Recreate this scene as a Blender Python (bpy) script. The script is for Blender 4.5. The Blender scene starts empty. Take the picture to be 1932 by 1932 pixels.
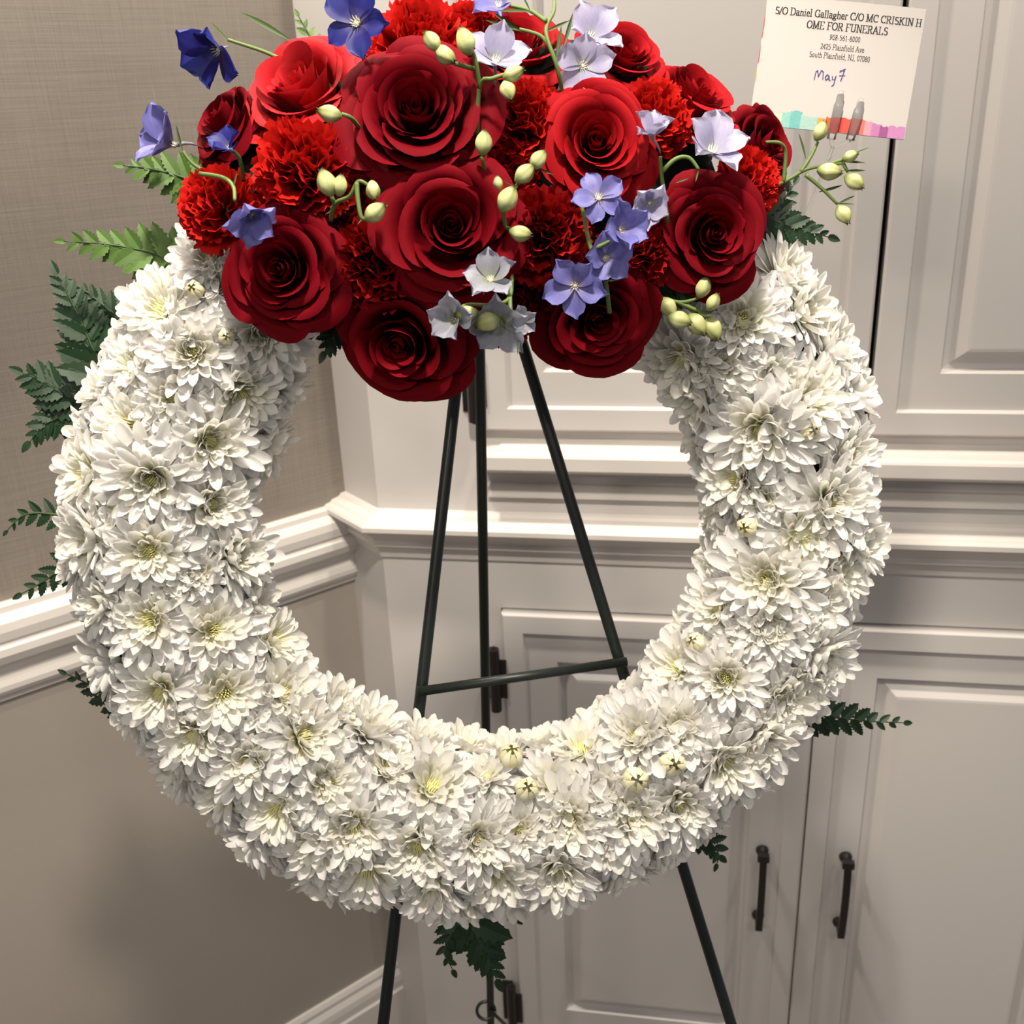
import bpy, bmesh, math, random
import numpy as np
from mathutils import Matrix, Vector, Euler

random.seed(7)
rng = np.random.default_rng(7)
scene = bpy.context.scene
C = scene.collection

# ------------------------------------------------------------------ camera
F = 1953.9
PITCH, ROLL, YAW = 0.388725, -0.041751, 0.178757
EYE = np.array([0.0, 0.0, 1.72])


def _axes():
    cp, sp = math.cos(PITCH), math.sin(PITCH)
    fwd = np.array([0, cp, -sp]); up = np.array([0, sp, cp]); right = np.array([1.0, 0, 0])
    r = math.cos(ROLL) * right + math.sin(ROLL) * up
    u = -math.sin(ROLL) * right + math.cos(ROLL) * up
    cy, sy = math.cos(YAW), math.sin(YAW)
    Z = np.array([[cy, -sy, 0], [sy, cy, 0], [0, 0, 1.0]])
    return Z @ r, Z @ u, Z @ fwd


RIGHT, UP, FWD = _axes()
cam_data = bpy.data.cameras.new('camera')
cam_data.sensor_width = 36.0
cam_data.lens = 36.0 * F / 1932.0
cam_data.clip_start = 0.02
cam_data.dof.use_dof = True
cam_data.dof.focus_distance = 0.72
cam_data.dof.aperture_fstop = 14.0
cam = bpy.data.objects.new('camera', cam_data)
C.objects.link(cam)
cam.matrix_world = Matrix(((RIGHT[0], UP[0], -FWD[0], EYE[0]), (RIGHT[1], UP[1], -FWD[1], EYE[1]), (RIGHT[2], UP[2], -FWD[2], EYE[2]), (0, 0, 0, 1)))
scene.camera = cam

# ------------------------------------------------------------------ world and lights
world = bpy.data.worlds.new('room_bounce')
scene.world = world
world.use_nodes = True
world.node_tree.nodes['Background'].inputs[0].default_value = (0.91, 0.95, 1.04, 1)
world.node_tree.nodes['Background'].inputs[1].default_value = 0.20


def downlight(name, loc, target, watts, radius, color):
    d = bpy.data.lights.new(name, 'AREA')
    d.shape = 'DISK'; d.size = radius * 2; d.energy = watts; d.color = color
    o = bpy.data.objects.new(name, d); C.objects.link(o)
    o.location = loc
    o.rotation_euler = (Vector(target) - Vector(loc)).to_track_quat('-Z', 'Y').to_euler()
    return o


def recessed_spot(name, loc, target, watts, radius, color, cone, blend):
    d = bpy.data.lights.new(name, 'SPOT')
    d.energy = watts; d.color = color; d.shadow_soft_size = radius
    d.spot_size = math.radians(cone); d.spot_blend = blend
    o = bpy.data.objects.new(name, d); C.objects.link(o)
    o.location = loc
    o.rotation_euler = (Vector(target) - Vector(loc)).to_track_quat('-Z', 'Y').to_euler()
    return o


WARM = (1.0, 0.90, 0.77)
downlight('ceiling_downlight', (0.22, 0.98, 2.85), (0.22, 1.04, 0), 13.0, 0.05, WARM)
downlight('ceiling_downlight', (0.95, 0.92, 2.85), (0.95, 0.97, 0), 8.0, 0.05, WARM)
downlight('ceiling_downlight', (-0.66, 0.98, 2.62), (-0.68, 1.02, 0), 17.0, 0.05, WARM)
recessed_spot('ceiling_spotlight', (-0.05, 0.25, 2.60), (-0.12, 0.60, 1.30), 112.0, 0.05, WARM, 68, 0.6)
downlight('ceiling_downlight', (-0.65, -1.55, 2.62), (-0.1, 0.9, 1.2), 12.0, 0.10, WARM)
downlight('ceiling_downlight', (0.70, -0.85, 2.62), (-0.2, 0.9, 1.2), 6.5, 0.10, WARM)

scene.cycles.max_bounces = 5
scene.cycles.adaptive_threshold = 0.025
scene.cycles.diffuse_bounces = 3
scene.cycles.glossy_bounces = 2
scene.cycles.use_light_tree = False
world.cycles.sampling_method = 'NONE'

vs = scene.view_settings
vs.view_transform = 'Standard'
vs.look = 'None'
vs.exposure = 0.0
vs.gamma = 1.0
vs.use_curve_mapping = False

# ------------------------------------------------------------------ helpers


def ray(x, y):
    return RIGHT * (x - 966) / F - UP * (y - 966) / F + FWD


def on_plane(x, y, o, n):
    d = ray(x, y)
    return EYE + d * ((o - EYE) @ n / (d @ n))


def depth_of(p):
    return (np.asarray(p) - EYE) @ FWD


def lin(c):
    return tuple(((v / 255) / 12.92 if v / 255 <= 0.04045 else ((v / 255 + 0.055) / 1.055) ** 2.4) for v in c)


def mesh_obj(name, verts, faces, m, parent=None, smooth=True, attr=None, mat4=None):
    me = make_mesh(name, verts, faces, m, smooth, attr)
    return put(name, me, parent, mat4)


def make_mesh(name, verts, faces, m, smooth=True, attr=None):
    me = bpy.data.meshes.new(name)
    me.from_pydata([tuple(map(float, v)) for v in verts], [], [tuple(map(int, f)) for f in faces])
    if m is not None:
        me.materials.append(m)
    if smooth:
        me.polygons.foreach_set('use_smooth', [True] * len(me.polygons))
    if attr is not None:
        a = me.attributes.new('along', 'FLOAT', 'POINT')
        a.data.foreach_set('value', [float(t) for t in attr])
    me.update()
    return me


def put(name, me, parent=None, mat4=None):
    o = bpy.data.objects.new(name, me)
    C.objects.link(o)
    if parent is not None:
        o.parent = parent
    if mat4 is not None:
        o.matrix_basis = mat4
    return o


def empty(name, mat4, label=None, cat=None, group=None):
    o = bpy.data.objects.new(name, None)
    o.empty_display_size = 0.01
    C.objects.link(o)
    o.matrix_basis = mat4
    tag(o, label, cat, group)
    return o


def tag(o, label=None, cat=None, group=None, kind=None):
    if label: o['label'] = label
    if cat: o['category'] = cat
    if group: o['group'] = group
    if kind: o['kind'] = kind
    return o


def basis(origin, z, spin=0.0, scale=1.0, xhint=None):
    z = np.asarray(z, float); z = z / np.linalg.norm(z)
    h = np.asarray(xhint, float) if xhint is not None else np.array([1.0, 0.02, 0.03])
    x = h - z * (h @ z)
    if np.linalg.norm(x) < 1e-4:
        x = np.array([0, 0, 1.0]) - z * z[2]
    x /= np.linalg.norm(x)
    y = np.cross(z, x)
    c, s = math.cos(spin), math.sin(spin)
    X, Y = c * x + s * y, -s * x + c * y
    M = Matrix.Identity(4)
    for i in range(3):
        M[i][0], M[i][1], M[i][2], M[i][3] = X[i] * scale, Y[i] * scale, z[i] * scale, origin[i]
    return M


class MB:
    def __init__(self): self.v = []; self.f = []; self.t = []

    def add(self, v, f, t=None, M=None):
        o = len(self.v)
        if M is not None:
            A = np.array(M)
            v = np.asarray(v) @ A[:3, :3].T + A[:3, 3]
        self.v += [tuple(x) for x in v]
        self.f += [tuple(i + o for i in q) for q in f]
        self.t += list(t) if t is not None else [0] * len(v)

    def box(self, lo, hi):
        x0, y0, z0 = lo; x1, y1, z1 = hi
        self.add([(x0, y0, z0), (x1, y0, z0), (x1, y1, z0), (x0, y1, z0), (x0, y0, z1), (x1, y0, z1), (x1, y1, z1), (x0, y1, z1)],
                 [(0, 3, 2, 1), (4, 5, 6, 7), (0, 1, 5, 4), (1, 2, 6, 5), (2, 3, 7, 6), (3, 0, 4, 7)])

    def tube(self, pts, rad, seg=8, t=None):
        pts = [np.asarray(p, float) for p in pts]
        n = len(pts)
        rad = rad if hasattr(rad, '__len__') else [rad] * n
        vs_, fs = [], []
        prev = None
        for i, p in enumerate(pts):
            d = pts[min(i + 1, n - 1)] - pts[max(i - 1, 0)]
            d /= np.linalg.norm(d) + 1e-12
            if prev is None:
                a = np.cross(d, [0.3, 0.2, 1.0])
                if np.linalg.norm(a) < 1e-3: a = np.cross(d, [1, 0, 0])
            else:
                a = prev - d * (prev @ d)
            a /= np.linalg.norm(a); prev = a
            b = np.cross(d, a)
            for k in range(seg):
                an = 2 * math.pi * k / seg
                vs_.append(p + rad[i] * (math.cos(an) * a + math.sin(an) * b))
        for i in range(n - 1):
            for k in range(seg):
                k2 = (k + 1) % seg
                fs.append((i * seg + k, i * seg + k2, (i + 1) * seg + k2, (i + 1) * seg + k))
        fs.append(tuple(reversed(range(seg)))); fs.append(tuple((n - 1) * seg + k for k in range(seg)))
        self.add(vs_, fs)

    def build(self, name, m, parent=None, smooth=True, attr=False, mat4=None):
        return mesh_obj(name, self.v, self.f, m, parent, smooth, self.t if attr else None, mat4)

    def mesh(self, name, m, smooth=True, attr=False):
        return make_mesh(name, self.v, self.f, m, smooth, self.t if attr else None)


def grid_faces(nu, nv):
    return [(j * nu + i, j * nu + i + 1, (j + 1) * nu + i + 1, (j + 1) * nu + i) for j in range(nv - 1) for i in range(nu - 1)]


# ------------------------------------------------------------------ materials


def new_mat(name):
    m = bpy.data.materials.new(name)
    m.use_nodes = True
    nt = m.node_tree
    return m, nt, nt.nodes['Principled BSDF'], nt.nodes['Material Output']


def paint(name, col, rough=0.5, bump=0.0, scale=60.0, var=0.0, spec=0.3):
    m, nt, b, out = new_mat(name)
    b.inputs['Base Color'].default_value = (*col, 1)
    b.inputs['Roughness'].default_value = rough
    b.inputs['Specular IOR Level'].default_value = spec
    if bump or var:
        tc = nt.nodes.new('ShaderNodeTexCoord')
        no = nt.nodes.new('ShaderNodeTexNoise'); no.inputs['Scale'].default_value = scale
        no.inputs['Detail'].default_value = 4
        nt.links.new(tc.outputs['Object'], no.inputs['Vector'])
        if bump:
            bp = nt.nodes.new('ShaderNodeBump'); bp.inputs['Strength'].default_value = bump
            bp.inputs['Distance'].default_value = 0.002
            nt.links.new(no.outputs['Fac'], bp.inputs['Height']); nt.links.new(bp.outputs['Normal'], b.inputs['Normal'])
        if var:
            mx = nt.nodes.new('ShaderNodeMix'); mx.data_type = 'RGBA'
            mx.inputs[6].default_value = (*[c * (1 - var) for c in col], 1)
            mx.inputs[7].default_value = (*[min(1, c * (1 + var)) for c in col], 1)
            nt.links.new(no.outputs['Fac'], mx.inputs[0]); nt.links.new(mx.outputs[2], b.inputs['Base Color'])
    return m


def petal_mat(name, stops, rough=0.5, trans=0.25, sheen=0.0, noise=0.0, nscale=8.0, spec=0.3, tcol=None):
    """Colour runs along the petal (attribute 'along', base to tip) as the petals are coloured; rose stops also paint in rim light."""
    m, nt, b, out = new_mat(name)
    at = nt.nodes.new('ShaderNodeAttribute'); at.attribute_name = 'along'
    cr = nt.nodes.new('ShaderNodeValToRGB')
    e = cr.color_ramp.elements
    e[0].position = stops[0][0]; e[0].color = (*stops[0][1], 1)
    e[1].position = stops[1][0]; e[1].color = (*stops[1][1], 1)
    for p, c in stops[2:]:
        k = e.new(p); k.color = (*c, 1)
    nt.links.new(at.outputs['Fac'], cr.inputs['Fac'])
    col = cr.outputs['Color']
    if noise:
        tc = nt.nodes.new('ShaderNodeTexCoord')
        mp = nt.nodes.new('ShaderNodeMapping'); mp.inputs['Scale'].default_value = (1.0, 5.0, 1.0)
        no = nt.nodes.new('ShaderNodeTexNoise'); no.inputs['Scale'].default_value = nscale
        nt.links.new(tc.outputs['Object'], mp.inputs['Vector']); nt.links.new(mp.outputs['Vector'], no.inputs['Vector'])
        hs = nt.nodes.new('ShaderNodeHueSaturation')
        mr = nt.nodes.new('ShaderNodeMapRange'); mr.inputs[3].default_value = 1 - noise; mr.inputs[4].default_value = 1 + noise
        nt.links.new(no.outputs['Fac'], mr.inputs[0]); nt.links.new(mr.outputs[0], hs.inputs['Value'])
        nt.links.new(col, hs.inputs['Color']); col = hs.outputs['Color']
    nt.links.new(col, b.inputs['Base Color'])
    b.inputs['Roughness'].default_value = rough
    b.inputs['Specular IOR Level'].default_value = spec
    if sheen:
        b.inputs['Sheen Weight'].default_value = sheen
        b.inputs['Sheen Roughness'].default_value = 0.5
        b.inputs['Sheen Tint'].default_value = (1.0, 0.25, 0.3, 1)
    if trans:
        tr = nt.nodes.new('ShaderNodeBsdfTranslucent')
        nt.links.new(col, tr.inputs['Color'])
        mx = nt.nodes.new('ShaderNodeMixShader'); mx.inputs[0].default_value = trans
        nt.links.new(b.outputs[0], mx.inputs[1]); nt.links.new(tr.outputs[0], mx.inputs[2])
        nt.links.new(mx.outputs[0], out.inputs['Surface'])
    return m


def wallpaper_mat():
    m, nt, b, out = new_mat('grasscloth_wallpaper')
    tc = nt.nodes.new('ShaderNodeTexCoord')

    def streak(sx, sz, detail):
        mp = nt.nodes.new('ShaderNodeMapping'); mp.inputs['Scale'].default_value = (sx, sx, sz)
        no = nt.nodes.new('ShaderNodeTexNoise'); no.inputs['Scale'].default_value = 1.0; no.inputs['Detail'].default_value = detail
        nt.links.new(tc.outputs['Object'], mp.inputs['Vector']); nt.links.new(mp.outputs['Vector'], no.inputs['Vector'])
        return no.outputs['Fac']
    a = streak(900, 14, 3); h = streak(10, 700, 2); slub = streak(260, 9, 2); big = streak(9, 9, 2)
    add = nt.nodes.new('ShaderNodeMath'); add.operation = 'ADD'
    nt.links.new(a, add.inputs[0]); nt.links.new(h, add.inputs[1])
    add2 = nt.nodes.new('ShaderNodeMath'); add2.operation = 'MULTIPLY_ADD'; add2.inputs[1].default_value = 0.35
    nt.links.new(big, add2.inputs[0]); nt.links.new(add.outputs[0], add2.inputs[2])
    cr = nt.nodes.new('ShaderNodeValToRGB')
    cr.color_ramp.elements[0].position = 0.32; cr.color_ramp.elements[0].color = (*lin((125, 116, 107)), 1)
    cr.color_ramp.elements[1].position = 0.72; cr.color_ramp.elements[1].color = (*lin((150, 141, 131)), 1)
    half = nt.nodes.new('ShaderNodeMath'); half.operation = 'MULTIPLY'; half.inputs[1].default_value = 0.43
    nt.links.new(add2.outputs[0], half.inputs[0]); nt.links.new(half.outputs[0], cr.inputs['Fac'])
    sl = nt.nodes.new('ShaderNodeMapRange'); sl.inputs[1].default_value = 0.7; sl.inputs[2].default_value = 0.8; sl.inputs[4].default_value = 0.6
    nt.links.new(slub, sl.inputs[0])
    mx = nt.nodes.new('ShaderNodeMix'); mx.data_type = 'RGBA'
    mx.inputs[7].default_value = (*lin((180, 169, 157)), 1)
    nt.links.new(sl.outputs[0], mx.inputs[0]); nt.links.new(cr.outputs['Color'], mx.inputs[6])
    nt.links.new(mx.outputs[2], b.inputs['Base Color'])
    bp = nt.nodes.new('ShaderNodeBump'); bp.inputs['Strength'].default_value = 0.25; bp.inputs['Distance'].default_value = 0.0006
    nt.links.new(add.outputs[0], bp.inputs['Height']); nt.links.new(bp.outputs['Normal'], b.inputs['Normal'])
    b.inputs['Roughness'].default_value = 0.75
    return m


M_WALLPAPER = wallpaper_mat()
M_WALL = paint('lower_wall_paint', lin((162, 154, 145)), 0.6, 0.0, 120, 0.02)
M_TRIM = paint('satin_trim_paint', lin((214, 208, 202)), 0.35)
M_CAB = paint('cabinet_paint', lin((205, 200, 196)), 0.42)
M_GAP = paint('cabinet_interior', lin((60, 54, 50)), 0.9)
M_FLOOR = paint('carpet', lin((120, 110, 100)), 0.95, 0.4, 300, 0.15)
M_BRONZE = paint('oil_rubbed_bronze', (0.012, 0.009, 0.008), 0.35, spec=0.5)
M_EASEL = paint('easel_enamel', (0.006, 0.011, 0.009), 0.38, spec=0.5)
M_FOAM = paint('dark_moss', (0.006, 0.012, 0.006), 0.9, 0.5, 120, 0.3)
M_STEM = paint('green_stem', lin((92, 112, 58)), 0.5, var=0.1, scale=200)
M_FERN = paint('leatherleaf', lin((26, 52, 28)), 0.42, 0.2, 300, 0.25, spec=0.4)
M_FERNL = paint('leatherleaf_light', lin((72, 100, 42)), 0.45, 0.2, 300, 0.2)
M_RACHIS = paint('fern_rachis', lin((48, 70, 34)), 0.5)
M_BRACT = paint('bract_green', lin((62, 82, 40)), 0.5, var=0.15, scale=200)
WHITE = (0.92, 0.91, 0.89)
M_MUM = petal_mat('white_chrysanthemum_petal', [(0.0, (0.86, 0.85, 0.70)), (0.25, (0.90, 0.89, 0.84)), (0.6, WHITE)], 0.5, 0.5, spec=0.25)
M_MUMI = petal_mat('inner_chrysanthemum_petal', [(0.0, (0.74, 0.73, 0.34)), (0.3, (0.88, 0.86, 0.66)), (0.7, (0.92, 0.905, 0.85))], 0.5, 0.5, spec=0.25)
M_MUMC = paint('chrysanthemum_disc', lin((224, 220, 158)), 0.7, 0.3, 400, 0.25)
M_ROSE_D = petal_mat('crimson_rose_petal', [(0.0, (0.0484, 0.0007, 0.002)), (0.6, (0.0967, 0.0009, 0.0034)), (1.0, (0.1596, 0.002, 0.0068))], 0.7, 0.08, 0.0, 0.08, 6, 0.06)  # lighter tip stop paints the light caught by folded rims
M_ROSE_M = petal_mat('red_rose_petal', [(0.0, (0.0992, 0.0012, 0.0025)), (0.6, (0.2046, 0.0019, 0.0043)), (1.0, (0.31, 0.0062, 0.0099))], 0.7, 0.1, 0.0, 0.08, 6, 0.06)  # rim end lightened too, painted light on the fold-over
M_ROSE_B = petal_mat('bright_red_rose_petal', [(0.0, (0.2046, 0.0025, 0.0037)), (0.6, (0.3844, 0.0074, 0.0112)), (1.0, (0.4836, 0.0217, 0.0279))], 0.7, 0.12, 0.0, 0.06, 6, 0.08)  # same painted rim highlight at the tip end
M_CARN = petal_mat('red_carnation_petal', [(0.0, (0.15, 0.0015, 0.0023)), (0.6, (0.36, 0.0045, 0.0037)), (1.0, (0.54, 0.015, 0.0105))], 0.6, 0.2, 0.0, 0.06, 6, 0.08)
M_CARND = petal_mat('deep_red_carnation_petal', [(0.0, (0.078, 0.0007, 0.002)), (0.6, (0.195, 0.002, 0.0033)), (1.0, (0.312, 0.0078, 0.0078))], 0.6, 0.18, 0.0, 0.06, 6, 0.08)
DEL = {
    'deep': petal_mat('deep_blue_delphinium', [(0.0, (0.096, 0.09, 0.216)), (0.4, (0.021, 0.021, 0.168)), (1.0, (0.0168, 0.024, 0.198))], 0.5, 0.25, noise=0.2, nscale=5),
    'lav': petal_mat('lavender_delphinium', [(0.0, (0.2448, 0.2304, 0.36)), (0.4, (0.1368, 0.1296, 0.3744)), (1.0, (0.1584, 0.1584, 0.432))], 0.5, 0.25, noise=0.2, nscale=5),
    'pale': petal_mat('pale_lilac_delphinium', [(0.0, (0.336, 0.352, 0.368)), (0.4, (0.32, 0.304, 0.464)), (1.0, (0.416, 0.4, 0.544))], 0.5, 0.3, noise=0.15, nscale=5),
    'grey': petal_mat('greyed_green_delphinium', [(0.0, (0.315, 0.345, 0.225)), (0.4, (0.27, 0.285, 0.315)), (1.0, (0.315, 0.315, 0.405))], 0.5, 0.3, noise=0.15, nscale=5),
}
M_BEE = paint('delphinium_eye', lin((205, 200, 175)), 0.6, var=0.2, scale=300)
M_SPUR = paint('delphinium_spur', lin((128, 130, 140)), 0.5)
M_BUD = petal_mat('pale_green_bud', [(0.0, lin((104, 118, 56))), (0.4, lin((188, 192, 138))), (0.8, lin((160, 164, 104))), (1.0, lin((60, 60, 36)))], 0.45, 0.1, noise=0.08, nscale=10)
M_BUDW = petal_mat('cream_bud', [(0.0, lin((196, 192, 140))), (0.5, lin((232, 228, 208))), (1.0, lin((222, 214, 168)))], 0.45, 0.1)
M_CARD = paint('card_stock', lin((170, 165, 161)), 0.6)
M_INK = paint('printed_ink', lin((40, 36, 38)), 0.7)
M_PEN = paint('blue_pen_ink', lin((62, 52, 110)), 0.6)


def plastic_mat():
    m, nt, b, out = new_mat('clear_plastic')
    b.inputs['Base Color'].default_value = (0.95, 0.95, 0.95, 1)
    b.inputs['Roughness'].default_value = 0.08
    b.inputs['IOR'].default_value = 1.18
    b.inputs['Transmission Weight'].default_value = 0.95
    return m


M_PLASTIC = plastic_mat()

# ------------------------------------------------------------------ the room corner
D = 1.38                       # front plane of the built-in cabinet: y = D
DL = 0.834815                  # direction of the papered wall
dl = np.array([math.cos(DL), math.sin(DL), 0.0])
dp = np.array([math.sin(DL), -math.cos(DL), 0.0])
B_ = np.array([-0.452, D, 0.0])         # front corner of the cabinet
A_ = B_ - dp * 0.10                      # where its side meets the papered wall
CEIL = 3.0
FAR = A_ - dl * 2.6
CAB_R = 1.35


def extrude(path, prof, m, name, parent=None, smooth=False, caps=True):
    """Profile (out, z) swept along a floor-plan path, mitred; out is to the right of the walking direction."""
    n = len(path)
    offs = []
    for i in range(n):
        ds = []
        if i > 0: d = path[i] - path[i - 1]; ds.append(d / np.linalg.norm(d))
        if i < n - 1: d = path[i + 1] - path[i]; ds.append(d / np.linalg.norm(d))
        ns = [np.array([d[1], -d[0], 0.0]) for d in ds]
        v = sum(ns) / len(ns)
        v = v / (v @ ns[0]) if len(ns) == 1 else v / (v @ v) * 1.0
        offs.append(v)
    vs_, fs = [], []
    k = len(prof)
    for i in range(n):
        for (o, z) in prof:
            p = path[i] + offs[i] * o
            vs_.append((p[0], p[1], z))
    for i in range(n - 1):
        for j in range(k):
            j2 = (j + 1) % k
            fs.append((i * k + j, (i + 1) * k + j, (i + 1) * k + j2, i * k + j2))
    if caps:
        fs.append(tuple(range(k))); fs.append(tuple((n - 1) * k + j for j in reversed(range(k))))
    o = mesh_obj(name, vs_, fs, m, parent, smooth)
    bm = bmesh.new(); bm.from_mesh(o.data); bmesh.ops.recalc_face_normals(bm, faces=bm.faces); bm.to_mesh(o.data); bm.free()
    return o


# floor
mb = MB(); mb.box((-3.2, -2.6, -0.05), (2.4, 2.2, 0.0))
tag(mb.build('floor', M_FLOOR, smooth=False), kind='structure', label='grey carpeted floor under the easel', cat='floor')
# papered wall: painted below the rail, grasscloth above
wall = extrude([FAR, A_ + dl * 0.25], [(-0.08, 0.0), (0.0, 0.0), (0.0, 1.06), (-0.08, 1.06)], M_WALL, 'wall_left')
tag(wall, 'taupe painted wall below the white chair rail', 'wall', kind='structure')
wp = extrude([FAR, A_ + dl * 0.25], [(-0.08, 1.06), (0.001, 1.06), (0.001, CEIL), (-0.08, CEIL)], M_WALLPAPER, 'wall_upper_left')
tag(wp, 'taupe grasscloth papered wall above the white chair rail', 'wall', kind='structure')
# chair rail on the papered wall
rail = [(0.0, 0.995), (0.0, 1.131), (0.010, 1.131), (0.013, 1.128), (0.014, 1.120), (0.021, 1.117), (0.027, 1.111), (0.029, 1.100), (0.028, 1.088),
        (0.024, 1.083), (0.030, 1.078), (0.031, 1.068), (0.026, 1.056), (0.015, 1.048), (0.010, 1.040), (0.009, 1.030), (0.013, 1.027), (0.017, 1.020), (0.017, 1.013), (0.013, 1.006), (0.008, 1.003), (0.006, 0.995)]
tag(extrude([FAR, A_ - dl * 0.0], rail, M_TRIM, 'trim_1'), 'white moulded chair rail running along the papered wall', 'chair rail', kind='structure')
base = [(0.0, 0.0), (0.0, 0.184), (0.006, 0.184), (0.010, 0.176), (0.010, 0.168), (0.016, 0.158), (0.018, 0.146), (0.018, 0.130), (0.022, 0.126), (0.022, 0.0)]
tag(extrude([FAR, A_], base, M_TRIM, 'baseboard_left'), 'white moulded baseboard along the foot of the painted wall', 'baseboard', kind='structure')

# ------------------------------------------------------------------ built-in cabinet
cab = empty('built_in_cabinet', Matrix.Translation((0, D, 0)), 'cream painted built-in corner cabinet with four panelled doors behind the easel', 'cabinet')
CI = Matrix.Translation((0, -D, 0))


def cpart(o, parent=cab, M=CI):
    o.parent = parent
    o.matrix_basis = M
    return o


T = 0.02
UD = (1.275, 2.45)     # upper door heights
LDR = (0.10, 0.985)    # lower door heights
UX = (-0.280, 0.233, 0.734)
LX = (-0.270, 0.199, 0.660)
# carcass: a dark inside, the frame in front of it
mb = MB(); mb.box((-0.30, D + 0.06, 0.02), (CAB_R - 0.02, D + 0.075, CEIL - 0.02))
cpart(mb.build('carcass_back', M_GAP, smooth=False))
mb = MB()
y0, y1 = D, D + 0.03
e = 0.0025
for x0, x1, z0, z1 in ((B_[0], UX[0] - e, 1.12, CEIL), (UX[2] + e, CAB_R, 1.12, CEIL), (UX[0] - e, UX[2] + e, UD[1] + e, CEIL), (UX[0] - e, UX[2] + e, 1.12, UD[0] - e),
                       (B_[0], LX[0] - e, 0.0, 1.12), (LX[2] + e, CAB_R, 0.0, 1.12), (LX[0] - e, LX[2] + e, LDR[1] + e, 1.12), (LX[0] - e, LX[2] + e, 0.0, LDR[0] - e)):
    mb.box((x0, y0, z0), (x1, y1, z1))
cpart(mb.build('face_frame', M_CAB, smooth=False))
cpart(extrude([A_ - dp * 0.02, B_ + np.array([0.0, 0.0, 0])], [(-0.012, 0.0), (0.0, 0.0), (0.0, CEIL), (-0.012, CEIL)], M_CAB, 'side_panel'))
# rail that wraps the cabinet at counter height
crail = [(0.0, 1.068), (0.0, 1.146), (0.008, 1.145), (0.012, 1.141), (0.024, 1.139), (0.028, 1.135), (0.036, 1.134), (0.040, 1.130), (0.040, 1.123), (0.030, 1.116), (0.020, 1.106), (0.015, 1.099), (0.017, 1.097), (0.017, 1.091), (0.008, 1.084), (0.005, 1.072), (0.004, 1.068)]
cpart(extrude([A_, B_, np.array([CAB_R, D, 0])], crail, M_TRIM, 'counter_rail'))
# sill under the upper doors, mitred back to the frame
sill = [(0.0, 1.222), (0.0, 1.2545), (0.016, 1.2540), (0.018, 1.2515), (0.038, 1.2510), (0.043, 1.2485), (0.045, 1.245), (0.045, 1.227), (0.041, 1.222)]
xl = -0.274
cpart(extrude([np.array([xl + 0.03, D + 0.03, 0]), np.array([xl + 0.03, D, 0]), np.array([CAB_R, D, 0])], sill, M_TRIM, 'sill_moulding'))
bead = [(0.0, 1.172), (0.0, 1.192), (0.007, 1.192), (0.009, 1.189), (0.009, 1.172)]
cpart(extrude([np.array([UX[0] - 0.002, D, 0]), np.array([CAB_R, D, 0])], bead, M_TRIM, 'sill_bead'))
# plinth
mb = MB(); mb.box((B_[0], D - 0.012, 0.0), (CAB_R, D, 0.085))
cpart(mb.build('plinth', M_CAB, smooth=False))


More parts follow.
